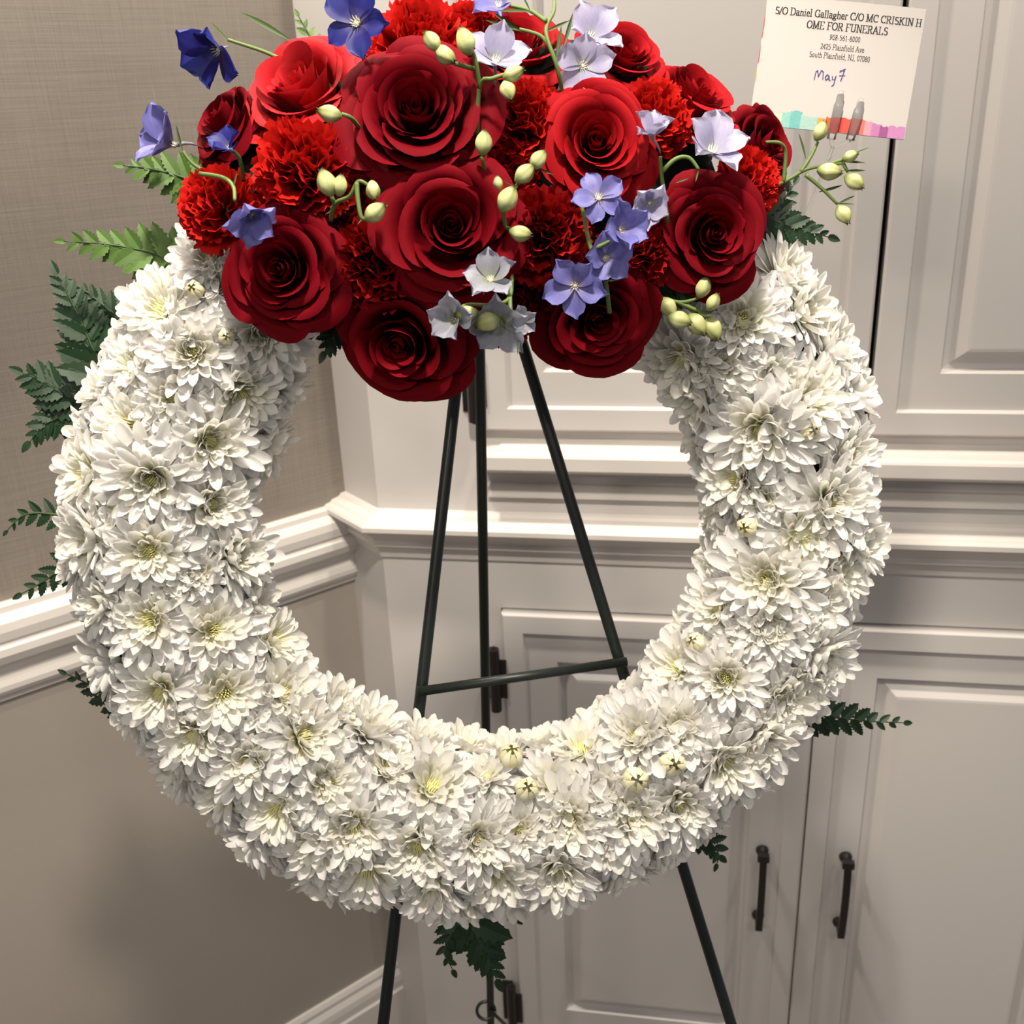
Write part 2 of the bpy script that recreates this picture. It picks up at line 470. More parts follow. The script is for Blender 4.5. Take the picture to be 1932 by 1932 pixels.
def door(x0, x1, z0, z1, hinge_zs, handle=None, hinge_side=-1):
    steps = [(0.0, 0.0), (0.0, 0.017), (0.003, 0.020), (0.032, 0.020), (0.035, 0.013), (0.083, 0.013), (0.087, 0.003), (0.094, 0.002), (0.112, 0.014), (0.116, 0.0145)]
    vs_, fs = [], []
    for (i, p) in steps:
        for (x, z) in ((x0 + i, z0 + i), (x1 - i, z0 + i), (x1 - i, z1 - i), (x0 + i, z1 - i)):
            vs_.append((x, D + 0.004 - p, z))
    nfr = 6
    for k in range(nfr - 1):
        for j in range(4):
            j2 = (j + 1) % 4
            fs.append((k * 4 + j, k * 4 + j2, (k + 1) * 4 + j2, (k + 1) * 4 + j))
    d = mesh_obj('door', vs_[:nfr * 4], fs, M_CAB, None, False)
    cpart(d)
    # raised panel set in the frame
    pv, pf = vs_[(nfr - 1) * 4:], []
    for k in range(len(steps) - nfr):
        for j in range(4):
            j2 = (j + 1) % 4
            pf.append((k * 4 + j, k * 4 + j2, (k + 1) * 4 + j2, (k + 1) * 4 + j))
    k = len(steps) - nfr
    pf.append((k * 4, k * 4 + 1, k * 4 + 2, k * 4 + 3))
    p = mesh_obj('door_panel', pv, pf, M_CAB, d, False)
    hx = x0 - 0.013 if hinge_side < 0 else x1 + 0.004
    for hz in hinge_zs:
        h = MB()
        h.tube([(hx, D - 0.022, hz - 0.055), (hx, D - 0.022, hz + 0.055)], 0.0085, 10)
        for zz in (hz - 0.054, hz + 0.054):
            h.tube([(hx, D - 0.022, zz - 0.004), (hx, D - 0.022, zz), (hx, D - 0.022, zz + 0.005)], [0.0035, 0.0048, 0.0025], 10)
        h.box((hx - 0.020, D - 0.003, hz - 0.046), (hx - 0.001, D - 0.0005, hz + 0.046))
        h.box((hx + 0.004, D - 0.0195, hz - 0.034), (hx + 0.018, D - 0.0165, hz + 0.034))
        tag(h.build('hinge', M_BRONZE, d, smooth=False), 'dark bronze butt hinge')
    if handle:
        hx, hz0, hz1 = handle
        h = MB()
        yf = D - 0.016
        yb = yf - 0.030
        zs = np.linspace(hz1, hz0, 9)
        pts = [(hx, yb - 0.006 * math.sin(math.pi * k / 8), z) for k, z in enumerate(zs)]
        # flat bar
        for k in range(8):
            a, b2 = pts[k], pts[k + 1]
            wd = 0.0055
            vv = [(a[0] - wd, a[1], a[2]), (a[0] + wd, a[1], a[2]), (a[0] + wd, a[1] + 0.006, a[2]), (a[0] - wd, a[1] + 0.006, a[2]),
                  (b2[0] - wd, b2[1], b2[2]), (b2[0] + wd, b2[1], b2[2]), (b2[0] + wd, b2[1] + 0.006, b2[2]), (b2[0] - wd, b2[1] + 0.006, b2[2])]
            h.add(vv, [(0, 1, 5, 4), (1, 2, 6, 5), (2, 3, 7, 6), (3, 0, 4, 7), (0, 3, 2, 1), (4, 5, 6, 7)])
        for z in (hz0 + 0.006, hz1 - 0.006):
            h.tube([(hx, yb + 0.003, z), (hx, yf - 0.008, z), (hx, yf - 0.004, z), (hx, yf + 0.001, z)], [0.006, 0.0055, 0.0095, 0.0105], 12)
        h.box((hx - 0.009, yb - 0.001, hz1 - 0.004), (hx + 0.009, yb + 0.009, hz1 + 0.007))
        tag(h.build('handle', M_BRONZE, d, smooth=False), 'dark bronze bar pull handle')
    return d


tag(door(UX[0], UX[1] - 0.0035, *UD, (1.345, 2.2)), 'upper door with a bronze hinge behind the easel')
tag(door(UX[1] + 0.0035, UX[2], *UD, ()), 'upper door behind the printed card')
tag(door(LX[0], LX[1] - 0.0012, *LDR, (0.872, 0.185), (0.136, 0.441, 0.585)), 'lower door behind the wreath')
tag(door(LX[1] + 0.0012, LX[2], *LDR, (), (0.264, 0.441, 0.585), 1), 'lower door with its handle clear of the wreath')

# ------------------------------------------------------------------ wreath frame of reference
PSI, TILT = math.radians(20), math.radians(18)
E1 = np.array([math.cos(PSI), math.sin(PSI), 0.0])
FH = np.array([-math.sin(PSI), math.cos(PSI), 0.0])
ZU = np.array([0, 0, 1.0])
E2 = math.cos(TILT) * ZU + math.sin(TILT) * FH
NW = -FH * math.cos(TILT) + ZU * math.sin(TILT)
O_ = EYE + ray(926, 980) * 0.80


def onw(x, y, h=0.0):
    """Point of the wreath: pixel on the plane h metres in front of the ring's middle plane."""
    return on_plane(x, y, O_ + NW * h, NW)


# ------------------------------------------------------------------ easel
easel = empty('wire_easel', Matrix.Translation(Vector(onw(901, 375, -0.062)) * 1.0), 'dark green metal tripod easel holding the wreath', 'easel')
EI = easel.matrix_basis.inverted()


def to_floor(a, b):
    d = b - a
    return a + d * (a[2] - 0.004) / -d[2]


def leg(a, b, r):
    mb = MB()
    n = 14
    mb.tube([a + (b - a) * k / n for k in range(n + 1)], r, 12)
    # rubber foot
    o = mb.build('leg', M_EASEL, easel, mat4=EI)
    d = (b - a) / np.linalg.norm(b - a)
    f = MB(); f.tube([b - d * 0.03, b - d * 0.004, b], [r * 1.35, r * 1.4, r * 1.2], 12)
    fo = f.build('rubber_foot', M_BRONZE, o)
    return o


HL = -0.062
apex = onw(901, 375, HL)
la, lb = onw(868, 665, HL), onw(795, 1303, HL)
ra, rb = onw(985, 648, HL), onw(1170, 1250, HL)
ltop = la + (la - lb) * 0.42; rtop = ra + (ra - rb) * 0.44
leg(ltop, to_floor(la, lb), 0.0050)
leg(rtop, to_floor(ra, rb), 0.0050)
# rear leg: stands behind the two front ones
top = apex - NW * 0.006
pn = np.cross(ray(905, 655), ray(926, 1932)); pn /= np.linalg.norm(pn)
top = top - pn * ((top - EYE) @ pn)
hd = np.cross(pn, ZU); hd /= np.linalg.norm(hd)
if hd[1] < 0: hd = -hd
# floor line of that vertical-ish plane
foot = np.array([top[0], top[1], 0.004]) + FH * 0.22
foot = foot - np.array([pn[0], pn[1], 0]) * (((foot - EYE) @ pn) / (pn[0] ** 2 + pn[1] ** 2))
leg(top, foot, 0.0050)
mb = MB(); mb.tube([onw(788, 1305, HL + 0.009), onw(1182, 1248, HL + 0.009)], 0.0040, 12)
mb.build('crossbar', M_EASEL, easel, mat4=EI)
mb = MB(); mb.tube([apex - E1 * 0.03, apex - E1 * 0.01 + E2 * 0.012, apex + E1 * 0.01 + E2 * 0.012, apex + E1 * 0.03], 0.005, 10)
mb.tube([apex + E2 * 0.01, apex + NW * 0.03 + E2 * 0.004, apex + NW * 0.05 + E2 * 0.012, apex + NW * 0.055 + E2 * 0.03], 0.004, 8)
mb.build('hook', M_EASEL, easel, mat4=EI)
# chain loop and brace wire on the rear leg
zc = 0.0
dleg = foot - top
best = min(range(200), key=lambda k: abs(966 - F * ((top + dleg * k / 200 - EYE) @ UP) / depth_of(top + dleg * k / 200) - 1905))
lp = top + dleg * best / 200
mb = MB()
mb.tube([lp + RIGHT * (0.012 * math.cos(a) - 0.006) + UP * 0.012 * math.sin(a) - FWD * 0.006 for a in np.linspace(0, 2 * math.pi, 17)], 0.0022, 8)
mb.build('chain_ring', M_EASEL, easel, mat4=EI)
mb = MB(); mb.tube([lp - FWD * 0.006, lp + RIGHT * 0.04 - UP * 0.026 - FWD * 0.03, lp + RIGHT * 0.16 - UP * 0.15 - FWD * 0.12], 0.0022, 8)
mb.build('brace_wire', M_EASEL, easel, mat4=EI)

# ------------------------------------------------------------------ wreath form
RM, RT = 0.242, 0.052


def torus_pt(th, ph, r=RT, flat=0.85):
    er = math.cos(th) * E1 + math.sin(th) * E2
    p = O_ + er * (RM + r * math.cos(ph)) + NW * (r * flat * math.sin(ph))
    n = er * math.cos(ph) + NW * math.sin(ph)
    return p, n


vs_, fs = [], []
NU, NV = 72, 18
for i in range(NU):
    for j in range(NV):
        p, n = torus_pt(2 * math.pi * i / NU, 2 * math.pi * j / NV, RT * (0.93 + 0.07 * random.random()))
        vs_.append(p - O_)
        fs.append((i * NV + j, ((i + 1) % NU) * NV + j, ((i + 1) % NU) * NV + (j + 1) % NV, i * NV + (j + 1) % NV))
tag(mesh_obj('wreath_form', vs_, fs, M_FOAM, mat4=Matrix.Translation(O_)), 'dark green wreath ring hidden beneath the white chrysanthemums', 'wreath form')

# unseen foam mound added under the roses to block light, and to hold them
mc = onw(900, 330, 0.03)
vs_, fs = [], []
for i in range(25):
    for j in range(40):
        a = math.pi * i / 24; b = 2 * math.pi * j / 40
        k = 1 + 0.05 * math.sin(5 * b + 3 * a)
        vs_.append((E1 * math.sin(a) * math.cos(b) * 0.185 + E2 * (math.sin(a) * math.sin(b) * 0.100) + NW * math.cos(a) * 0.060) * k)
for i in range(24):
    for j in range(40):
        fs.append((i * 40 + j, (i + 1) * 40 + j, (i + 1) * 40 + (j + 1) % 40, i * 40 + (j + 1) % 40))
tag(mesh_obj('light_block_foam', vs_, fs, M_FOAM, mat4=Matrix.Translation(mc)), 'dark mossy foam mound added unseen under the red roses to block light', 'light blocking foam')

# ------------------------------------------------------------------ chrysanthemums


def mum_petal(curl, cup, width, tipround, nv=9):
    v, t = [], []
    for j in range(nv):
        s = 1 - (1 - j / (nv - 1)) ** 1.35
        wv = width * (0.34 + 0.66 * math.sin(math.pi * min(1, s * 0.66 + 0.02)) ** 1.1)
        if s > 0.70:
            q = (s - 0.70) / 0.30
            wv *= max(0.16, math.sqrt(max(0.0, 1 - q ** tipround)))
        for u in (-1, -0.55, 0, 0.55, 1):
            z = curl * s * s + cup * wv * u * u * (0.5 + 0.5 * s) * (1 - 0.5 * max(0, s - 0.7) / 0.3) + 0.10 * wv * math.cos(u * 5.5) * (1 - s)
            v.append((s, u * wv, z)); t.append(s)
    return v, grid_faces(5, nv), t


PETALS = [mum_petal(c, cu, w_, tr) for c, cu, w_, tr in ((0.04, 0.75, 0.112, 2.4), (0.12, 0.7, 0.122, 2.8), (-0.06, 0.8, 0.105, 2.2), (0.18, 0.9, 0.110, 2.5), (0.06, 0.7, 0.118, 3.0), (-0.12, 0.6, 0.120, 2.4))]
PET_ME = [make_mesh('petal', *p[:2], M_MUM, True, p[2]) for p in PETALS]
PIN = [mum_petal(c, cu, w_, tr, 6) for c, cu, w_, tr in ((0.18, 0.9, 0.17, 2.4), (0.30, 1.0, 0.18, 2.2), (0.08, 0.8, 0.19, 2.6))]
WH = [(22, 1.06, -10, 0.10, -0.06), (20, 1.00, 6, 0.09, 0.0), (18, 0.88, 21, 0.08, 0.03), (16, 0.72, 33, 0.09, 0.06), (13, 0.50, 45, 0.09, 0.09), (11, 0.34, 52, 0.085, 0.12)]


def petal_M(a, el, L, r0, z0, roll, wj=1.0):
    d = Matrix.Rotation(a, 4, 'Z') @ Matrix.Translation((r0, 0, z0)) @ Matrix.Rotation(-el, 4, 'Y') @ Matrix.Rotation(roll, 4, 'X')
    return d @ Matrix.Diagonal((L, L * wj, L, 1))


def whorl_specs(k, r, openness=0.0, seedoff=0.0):
    n, L, el, r0, z0 = WH[k]
    out = []
    for i in range(n):
        a = 2 * math.pi * (i + 0.5 * (k % 2) + seedoff) / n + r.uniform(-0.10, 0.10)
        out.append((a, math.radians(el + openness + r.uniform(-9, 9)), L * r.uniform(0.86, 1.08), r0, z0, r.uniform(-0.3, 0.3), r.uniform(0.85, 1.2)))
    return out


def whorl_mesh(ks, r, openness, src, mat, name):
    mb = MB()
    for k in ks:
        for s in whorl_specs(k, r, openness, r.random()):
            p = src[r.randrange(len(src))]
            mb.add(p[0], p[1], p[2], petal_M(*s))
    return mb.mesh(name, mat, True, True)


def disc_mesh(r, size):
    mb = MB()
    n = 26
    for i in range(n):
        rr = size * math.sqrt((i + 0.5) / n); a = i * 2.39996
        x, y = rr * math.cos(a), rr * math.sin(a)
        z = 0.20 + 0.08 * (1 - (rr / size) ** 2)
        h = 0.09 + 0.05 * r.random(); q = 0.030
        mb.add([(x - q, y, z - 0.2), (x, y - q, z - 0.2), (x + q, y, z - 0.2), (x, y + q, z - 0.2), (x * 1.05, y * 1.05, z + h)], [(0, 1, 4), (1, 2, 4), (2, 3, 4), (3, 0, 4)])
    return mb.mesh('disc', M_MUMC, True)


MUMV = []
for k in range(7):
    r = random.Random(100 + k)
    opn = (0, 6, -6, 10, 3, -3, 14)[k]
    MUMV.append(dict(open=opn, outer=whorl_mesh((0, 1), r, opn, PETALS, M_MUM, 'outer_petals'), mid=whorl_mesh((2,), r, opn, PETALS, M_MUM, 'middle_petals'),
                     inner=whorl_mesh((3, 4, 5) if k != 2 else (3, 4), r, opn, PIN, M_MUMI, 'inner_petals'), disc=disc_mesh(r, (0.115, 0.13, 0.17, 0.10, 0.12, 0.14, 0.11)[k])))

HOURS = ['twelve', 'one', 'two', 'three', 'four', 'five', 'six', 'seven', 'eight', 'nine', 'ten', 'eleven']
mum_places = {}


def where_on_ring(p):
    q = np.asarray(p) - O_
    x, y = q @ E1, q @ E2
    rr = math.hypot(x, y); hr = (math.degrees(math.atan2(x, y)) % 360) / 30
    k4 = int(round(hr * 4)) % 48
    h, m4 = divmod(k4, 4)
    clock = {0: f"{HOURS[h]} o'clock", 1: f"a quarter past {HOURS[h]}", 2: f"half past {HOURS[h]}", 3: f"a quarter to {HOURS[(h + 1) % 12]}"}[m4]
    band = 'outer rim' if rr > 0.278 else ('inner rim' if rr < 0.206 else 'middle')
    return band, clock


mum_objs = []


def mum(p, n, rad, var=None, single=False, back=False, spin=None):
    r = random
    v = MUMV[r.randrange(len(MUMV)) if var is None else var]
    M = basis(p, n, r.uniform(0, 6.28) if spin is None else spin, rad)
    o = empty('chrysanthemum', M)
    if single:
        for k in (0, 1):
            for s in whorl_specs(k, r, v['open'], r.random()):
                put('petal', PET_ME[r.randrange(len(PET_ME))], o, petal_M(*s))
    else:
        tag(put('outer_petals', v['outer'], o), kind='stuff')
    tag(put('middle_petals', v['mid'], o), kind='stuff')
    tag(put('inner_petals', v['inner'], o), kind='stuff')
    tag(put('disc', v['disc'], o), 'pale yellow green flower centre')
    mum_objs.append((o, p, rad, back))
    return o


TH = np.linspace(0, 2 * math.pi, 361)[:-1]
PH = np.radians(np.arange(-40, 221, 4))
samples = []
for th in TH:
    for ph in PH:
        p, n = torus_pt(th, ph)
        q = p - EYE; z = q @ FWD
        if (-(q / np.linalg.norm(q))) @ n > 0.02:
            # where the flower's face ends up, above the foam
            pf = p + n * 0.016; q = pf - EYE; z = q @ FWD
            samples.append((966 + F * (q @ RIGHT) / z, 966 - F * (q @ UP) / z, th, ph, z))
SA = np.array(samples)

MUMS = [  # pixel of the flower's eye, diameter across
    (295, 575, 200), (500, 620, 190), (365, 660, 190), (232, 690, 150), (240, 795, 170), (320, 745, 160), (465, 745, 185), (410, 835, 200), (275, 895, 210), (405, 955, 180),
    (540, 850, 190), (160, 1020, 180), (275, 1040, 195), (455, 1045, 185), (375, 1085, 130), (188, 1140, 150), (282, 1172, 185), (405, 1185, 185), (530, 1205, 170),
    (300, 1315, 180), (425, 1305, 190), (548, 1300, 180), (580, 1385, 205), (498, 1375, 110), (462, 1440, 165), (640, 1330, 165), (355, 1400, 170), (150, 890, 180),
    (665, 1565, 185), (742, 1440, 150), (822, 1475, 195), (620, 1475, 170), (700, 1365, 170), (795, 1605, 185), (905, 1582, 165), (918, 1455, 120), (985, 1570, 130), (1040, 1475, 150),
    (1092, 1402, 150), (1020, 1392, 130), (1142, 1490, 140), (1205, 1385, 180), (1085, 1545, 180), (1195, 1540, 185), (1280, 1362, 170), (1372, 1440, 190), (1290, 1520, 170),
    (940, 1655, 175), (1060, 1650, 180), (690, 1655, 170), (820, 1680, 165), (590, 1600, 170), (525, 1535, 165), (800, 1390, 160), (880, 1390, 150),
    (1275, 1252, 165), (1370, 1277, 170), (1345, 1140, 150), (1445, 1095, 205), (1455, 1190, 165), (1535, 1140, 175), (1482, 1330, 170), (1520, 1010, 190), (1578, 950, 195), (1440, 945, 110),
    (1380, 905, 165), (1440, 812, 215), (1525, 755, 205), (1455, 710, 140), (1575, 655, 180), (1520, 582, 190), (1405, 605, 180), (1278, 685, 190), (1312, 757, 165), (1612, 860, 165),
    (1490, 505, 170), (1620, 735, 170), (1630, 1020, 170), (1590, 1080, 170), (1560, 1235, 175), (1350, 690, 160), (1165, 1590, 160), (1440, 1400, 170), (1520, 1300, 160), (380, 480, 160),
    (400, 540, 120), (1400, 1200, 120), (110, 1060, 150), (215, 960, 150), (340, 1100, 120)]

placed = []
for (x, y, dpx) in MUMS:
    d2 = (SA[:, 0] - x) ** 2 + (SA[:, 1] - y) ** 2
    k = int(np.argmin(d2 + 40 * (SA[:, 4] - 0.7) * 100))
    th, ph, z = SA[k, 2:5]
    p, n = torus_pt(th, ph)
    rad = 0.5 * dpx * z / F
    nn = n + rng.normal(size=3) * 0.10 + NW * 0.10
    mum(p + n * 0.004, nn, rad * 1.07, single=True)
    placed.append((p, rad))
# the flowers in between and round the back of the ring
att = 0
fills = 0
while att < 9000 and fills < 120:
    att += 1
    th = random.uniform(0, 2 * math.pi); ph = math.radians(random.uniform(-48, 228))
    deg = math.degrees(th) % 360
    if 38 < deg < 142: continue
    p, n = torus_pt(th, ph)
    rad = random.uniform(0.029, 0.037)
    if any(np.linalg.norm(p - q) < 0.50 * (rad + rr) for q, rr in placed): continue
    mum(p - n * 0.002, n + rng.normal(size=3) * 0.12, rad, back=True)
    placed.append((p, rad)); fills += 1

# chrysanthemum buds tucked between the flowers
mb = MB()
for i in range(8):
    a = 2 * math.pi * i / 8
    v, f, t = [], [], []
    for j in range(6):
        s = j / 5; ang = s * math.pi * (0.95 if i % 2 else 0.84)
        for u in (-1, 0, 1):
            b = a + u * 0.42 * math.cos((s - 0.4) * 1.2)
            rr = math.sin(ang) * (1.0 if u == 0 else 0.86) * (1.0 if i % 2 else 0.90)
            v.append((rr * math.cos(b), rr * math.sin(b), 0.35 - 0.95 * math.cos(ang))); t.append(s)
    mb.add(v, grid_faces(3, 6), t)
BUD_PET = mb.mesh('bud_petals', M_BUDW, True, True)
mb = MB()
vv, ff = [], []
for j in range(6):
    ang = math.pi * (0.1 + 0.6 * j / 5)
    for i in range(12):
        b = 2 * math.pi * i / 12
        vv.append((0.86 * math.sin(ang) * math.cos(b), 0.86 * math.sin(ang) * math.sin(b), 0.3 - 0.86 * math.cos(ang)))
for j in range(5):
    for i in range(12): ff.append((j * 12 + i, j * 12 + (i + 1) % 12, (j + 1) * 12 + (i + 1) % 12, (j + 1) * 12 + i))
mb.add(vv, ff)
BUD_CORE = mb.mesh('bud_core', M_MUMC, True)
MB_PX = [(965, 1435, 52, 'chrysanthemum bud above the middle of the bottom arc, beside the easel leg'), (990, 1497, 50, 'chrysanthemum bud half open below another bud on the bottom arc'),
         (1415, 992, 44, 'round chrysanthemum bud in a dark gap on the three o\'clock side'), (1316, 1217, 42, 'small chrysanthemum bud at the inner rim near the crossbar end'),
         (1272, 1442, 56, 'plump chrysanthemum bud on the lower arc near five o\'clock'), (1200, 1470, 56, 'opening cream chrysanthemum bud on the bottom arc among buds'),
         (372, 556, 40, 'tiny tan chrysanthemum bud under the red rose at ten o\'clock'), (430, 640, 36, 'small tan chrysanthemum bud between blooms below the lowest left rose'),
         (1520, 810, 44, 'cream chrysanthemum bud under the large bloom near two o\'clock')]
for (x, y, dpx, lab) in MB_PX:
    k = int(np.argmin((SA[:, 0] - x) ** 2 + (SA[:, 1] - y) ** 2))
    p, n = torus_pt(*SA[k, 2:4])
    rad = 0.5 * dpx * SA[k, 4] / F
    p = p + n * 0.018
    o = empty('chrysanthemum_bud', basis(p, n + NW * 0.3, random.uniform(0, 6), rad), lab, 'flower bud', 'unopened chrysanthemum buds in the wreath')
    tag(put('bud_petals', BUD_PET, o), kind='stuff'); put('bud_core', BUD_CORE, o)

# a label for every chrysanthemum, by its place on the ring
by_place = {}
for (o, p, rad, back) in mum_objs:
    by_place.setdefault(where_on_ring(p), []).append((o, p, rad))
for (band, clock), lst in by_place.items():
    if len(lst) == 1:
        names = ['']
    else:
        lst.sort(key=lambda t: -((t[1] - EYE) @ UP) / ((t[1] - EYE) @ FWD))
        names = ['upper ', 'lower '] if len(lst) == 2 else ['uppermost ', 'second highest ', 'third highest ', 'fourth highest ', 'fifth highest ', 'sixth highest '][:len(lst)]
    for (o, p, rad), w_ in zip(lst, names):
        tag(o, f"{w_}white chrysanthemum on the {band} of the wreath at {clock}", 'chrysanthemum', 'white chrysanthemums covering the wreath')

# ------------------------------------------------------------------ roses
RL = [(3, 0.18, 0.42, 1.35, 0.015), (3, 0.29, 0.50, 1.35, 0.05), (4, 0.42, 0.52, 1.15, 0.08), (4, 0.58, 0.47, 1.10, 0.13), (5, 0.77, 0.32, 0.98, 0.18), (6, 0.94, 0.08, 0.90, 0.20)]


def rose_petal(R, H, hw, curl, r, a0):
    nu, nv = 13, 11
    v, t = [], []
    ph = r.uniform(0, 6.28); z0 = -0.55; tip = r.uniform(0.0, 0.09) * R
    notch = r.uniform(-0.04, 0.04)
    lop = r.uniform(-0.10, 0.10)
    fall = 0.14 if R < 0.35 else (0.22 if R < 0.7 else 0.30)
    for j in range(nv):
        s = j / (nv - 1)
        for i in range(nu):
            u = -1 + 2 * i / (nu - 1)
            se = s * (1 - fall * abs(u) ** 2.6)
            rr = R * (0.12 + 0.88 * math.sin(min(1.0, se) * math.pi / 2 * 0.98) ** 0.75)
            z = z0 + (H - z0) * se ** 1.15
            if se > 0.66:
                q = (se - 0.66) / 0.34
                rr += curl * (q ** 1.5) * (1 + 0.4 * u * u) + tip * q * (1 - abs(u)) ** 1.5
                z -= curl * 1.25 * q ** 3.0
            rr *= 1 + 0.09 * u
            rr += 0.020 * s * math.sin(3.2 * u + ph) * (0.4 + R)
            z += 0.030 * s * math.sin(2.3 * u + ph * 1.7) + notch * s * s * math.cos(u * 2) + lop * s * u * R
            b = a0 + u * hw * (0.60 + 0.40 * s ** 0.5)
            v.append((rr * math.cos(b), rr * math.sin(b), z)); t.append(s)
    return v, grid_faces(nu, nv), t


def rose_core(r):
    nu, nv = 44, 7
    v, t = [], []
    for j in range(nv):
        s = j / (nv - 1)
        for i in range(nu):
            q = i / (nu - 1)
            a = q * 3.6 * math.pi
            rr = (0.02 + 0.125 * q) * (0.8 + 0.2 * s) + 0.012 * s * s * math.sin(a * 1.5)
            v.append((rr * math.cos(a), rr * math.sin(a), -0.4 + (0.80 + 0.05 * math.sin(a * 0.8)) * s)); t.append(0.4 + 0.5 * s)
    return v, grid_faces(nu, nv), t


def rose_calyx():
    mb = MB()
    vv, ff, n = [], [], 12
    prof = [(0.03, -1.15), (0.06, -0.85), (0.13, -0.72), (0.17, -0.6), (0.14, -0.5)]
    for (rr, z) in prof:
        for i in range(n): vv.append((rr * math.cos(2 * math.pi * i / n), rr * math.sin(2 * math.pi * i / n), z))
    for j in range(len(prof) - 1):
        for i in range(n): ff.append((j * n + i, j * n + (i + 1) % n, (j + 1) * n + (i + 1) % n, (j + 1) * n + i))
    mb.add(vv, ff)
    for k in range(5):
        a = 2 * math.pi * k / 5
        x, y = math.cos(a), math.sin(a)
        mb.add([(0.12 * x - 0.08 * y, 0.12 * y + 0.08 * x, -0.62), (0.12 * x + 0.08 * y, 0.12 * y - 0.08 * x, -0.62), (0.5 * x, 0.5 * y, -0.48)], [(0, 1, 2)])
    return mb.mesh('calyx', M_BRACT)


CALYX = rose_calyx()
ROSEV = {}


def rose_variant(key, mat, scaleR):
    r = random.Random(hash(key) % 1000 if not isinstance(key, int) else key)
    out = []
    for li, (n, R, H, hw, curl) in enumerate(RL):
        off = r.uniform(0, 6.28)
        for k in range(n):
            a0 = off + 2 * math.pi * k / n + r.uniform(-0.12, 0.12)
            Rj = R * r.uniform(0.90, 1.12) * (scaleR if li > 2 else 1)
            m = make_mesh('petal', *rose_petal(Rj, H + r.uniform(-0.07, 0.07), hw, curl * r.uniform(0.7, 1.5), r, a0)[:2], mat, True, None)
            t = [j / 10 for j in range(11) for i in range(13)]
            at = m.attributes.new('along', 'FLOAT', 'POINT'); at.data.foreach_set('value', t)
            out.append(('outer_petal' if li == 5 else 'petal', m))
    v, f, t = rose_core(r)
    out.append(('bud_core', make_mesh('bud_core', v, f, mat, True, t)))
    return out


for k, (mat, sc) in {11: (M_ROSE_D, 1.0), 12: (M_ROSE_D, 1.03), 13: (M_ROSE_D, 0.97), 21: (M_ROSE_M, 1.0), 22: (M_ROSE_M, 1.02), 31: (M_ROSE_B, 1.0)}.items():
    ROSEV[k] = rose_variant(k, mat, sc)


def facing(fx, fy):
    v = -FWD + RIGHT * fx + UP * fy
    return v / np.linalg.norm(v)


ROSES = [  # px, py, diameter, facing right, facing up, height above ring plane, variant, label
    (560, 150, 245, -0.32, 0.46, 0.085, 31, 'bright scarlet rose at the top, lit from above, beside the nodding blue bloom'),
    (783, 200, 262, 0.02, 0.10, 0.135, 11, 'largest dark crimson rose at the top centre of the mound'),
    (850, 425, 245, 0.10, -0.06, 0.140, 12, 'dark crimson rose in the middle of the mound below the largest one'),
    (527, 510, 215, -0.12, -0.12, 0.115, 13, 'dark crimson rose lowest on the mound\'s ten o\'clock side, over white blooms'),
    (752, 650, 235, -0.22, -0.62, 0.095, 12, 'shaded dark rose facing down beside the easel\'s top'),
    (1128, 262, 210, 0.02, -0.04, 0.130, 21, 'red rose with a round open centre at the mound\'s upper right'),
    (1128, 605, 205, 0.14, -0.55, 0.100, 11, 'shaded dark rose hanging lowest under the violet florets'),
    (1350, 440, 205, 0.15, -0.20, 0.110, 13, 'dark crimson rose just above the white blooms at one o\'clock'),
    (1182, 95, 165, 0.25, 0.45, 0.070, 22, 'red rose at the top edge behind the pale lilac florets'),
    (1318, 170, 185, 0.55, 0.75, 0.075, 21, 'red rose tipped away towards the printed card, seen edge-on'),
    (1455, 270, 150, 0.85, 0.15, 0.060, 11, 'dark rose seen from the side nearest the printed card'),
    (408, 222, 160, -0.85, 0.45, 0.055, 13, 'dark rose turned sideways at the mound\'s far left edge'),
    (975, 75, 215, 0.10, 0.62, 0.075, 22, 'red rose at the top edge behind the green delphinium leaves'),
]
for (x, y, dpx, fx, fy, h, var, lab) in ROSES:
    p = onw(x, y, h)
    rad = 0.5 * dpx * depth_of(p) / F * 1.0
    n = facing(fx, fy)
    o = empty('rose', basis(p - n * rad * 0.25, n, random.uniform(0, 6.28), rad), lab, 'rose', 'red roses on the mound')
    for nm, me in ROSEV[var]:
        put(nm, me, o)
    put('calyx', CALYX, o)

# ------------------------------------------------------------------ carnations


def carn_petal(r):
    nu, nv = 15, 7
    v, t = [], []
    k1, k2, p1, p2 = r.uniform(9, 13), r.uniform(19, 26), r.uniform(0, 6), r.uniform(0, 6)
    for j in range(nv):
        s = j / (nv - 1)
        wd = 0.05 + 0.46 * s ** 1.3
        for i in range(nu):
            u = -1 + 2 * i / (nu - 1)
            y = u * wd
            x = s * (1 - 0.10 * u * u)
            if j == nv - 1:
                x += 0.045 * (1 if i % 2 else -0.6) + r.uniform(-0.02, 0.02)
            z = (0.085 * math.sin(k1 * u * 0.5 + p1) + 0.045 * math.sin(k2 * u * 0.5 + p2)) * s ** 2 + 0.12 * s * s
            v.append((x, y, z)); t.append(s)
    return v, grid_faces(nu, nv), t


CPET = {}
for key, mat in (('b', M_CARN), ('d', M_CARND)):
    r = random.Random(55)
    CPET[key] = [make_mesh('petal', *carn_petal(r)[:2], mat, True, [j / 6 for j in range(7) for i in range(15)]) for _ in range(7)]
CL = [(9, 2, 1.00), (9, 20, 1.04), (9, 38, 1.06), (8, 55, 1.06), (7, 70, 1.04), (4, 83, 1.0)]


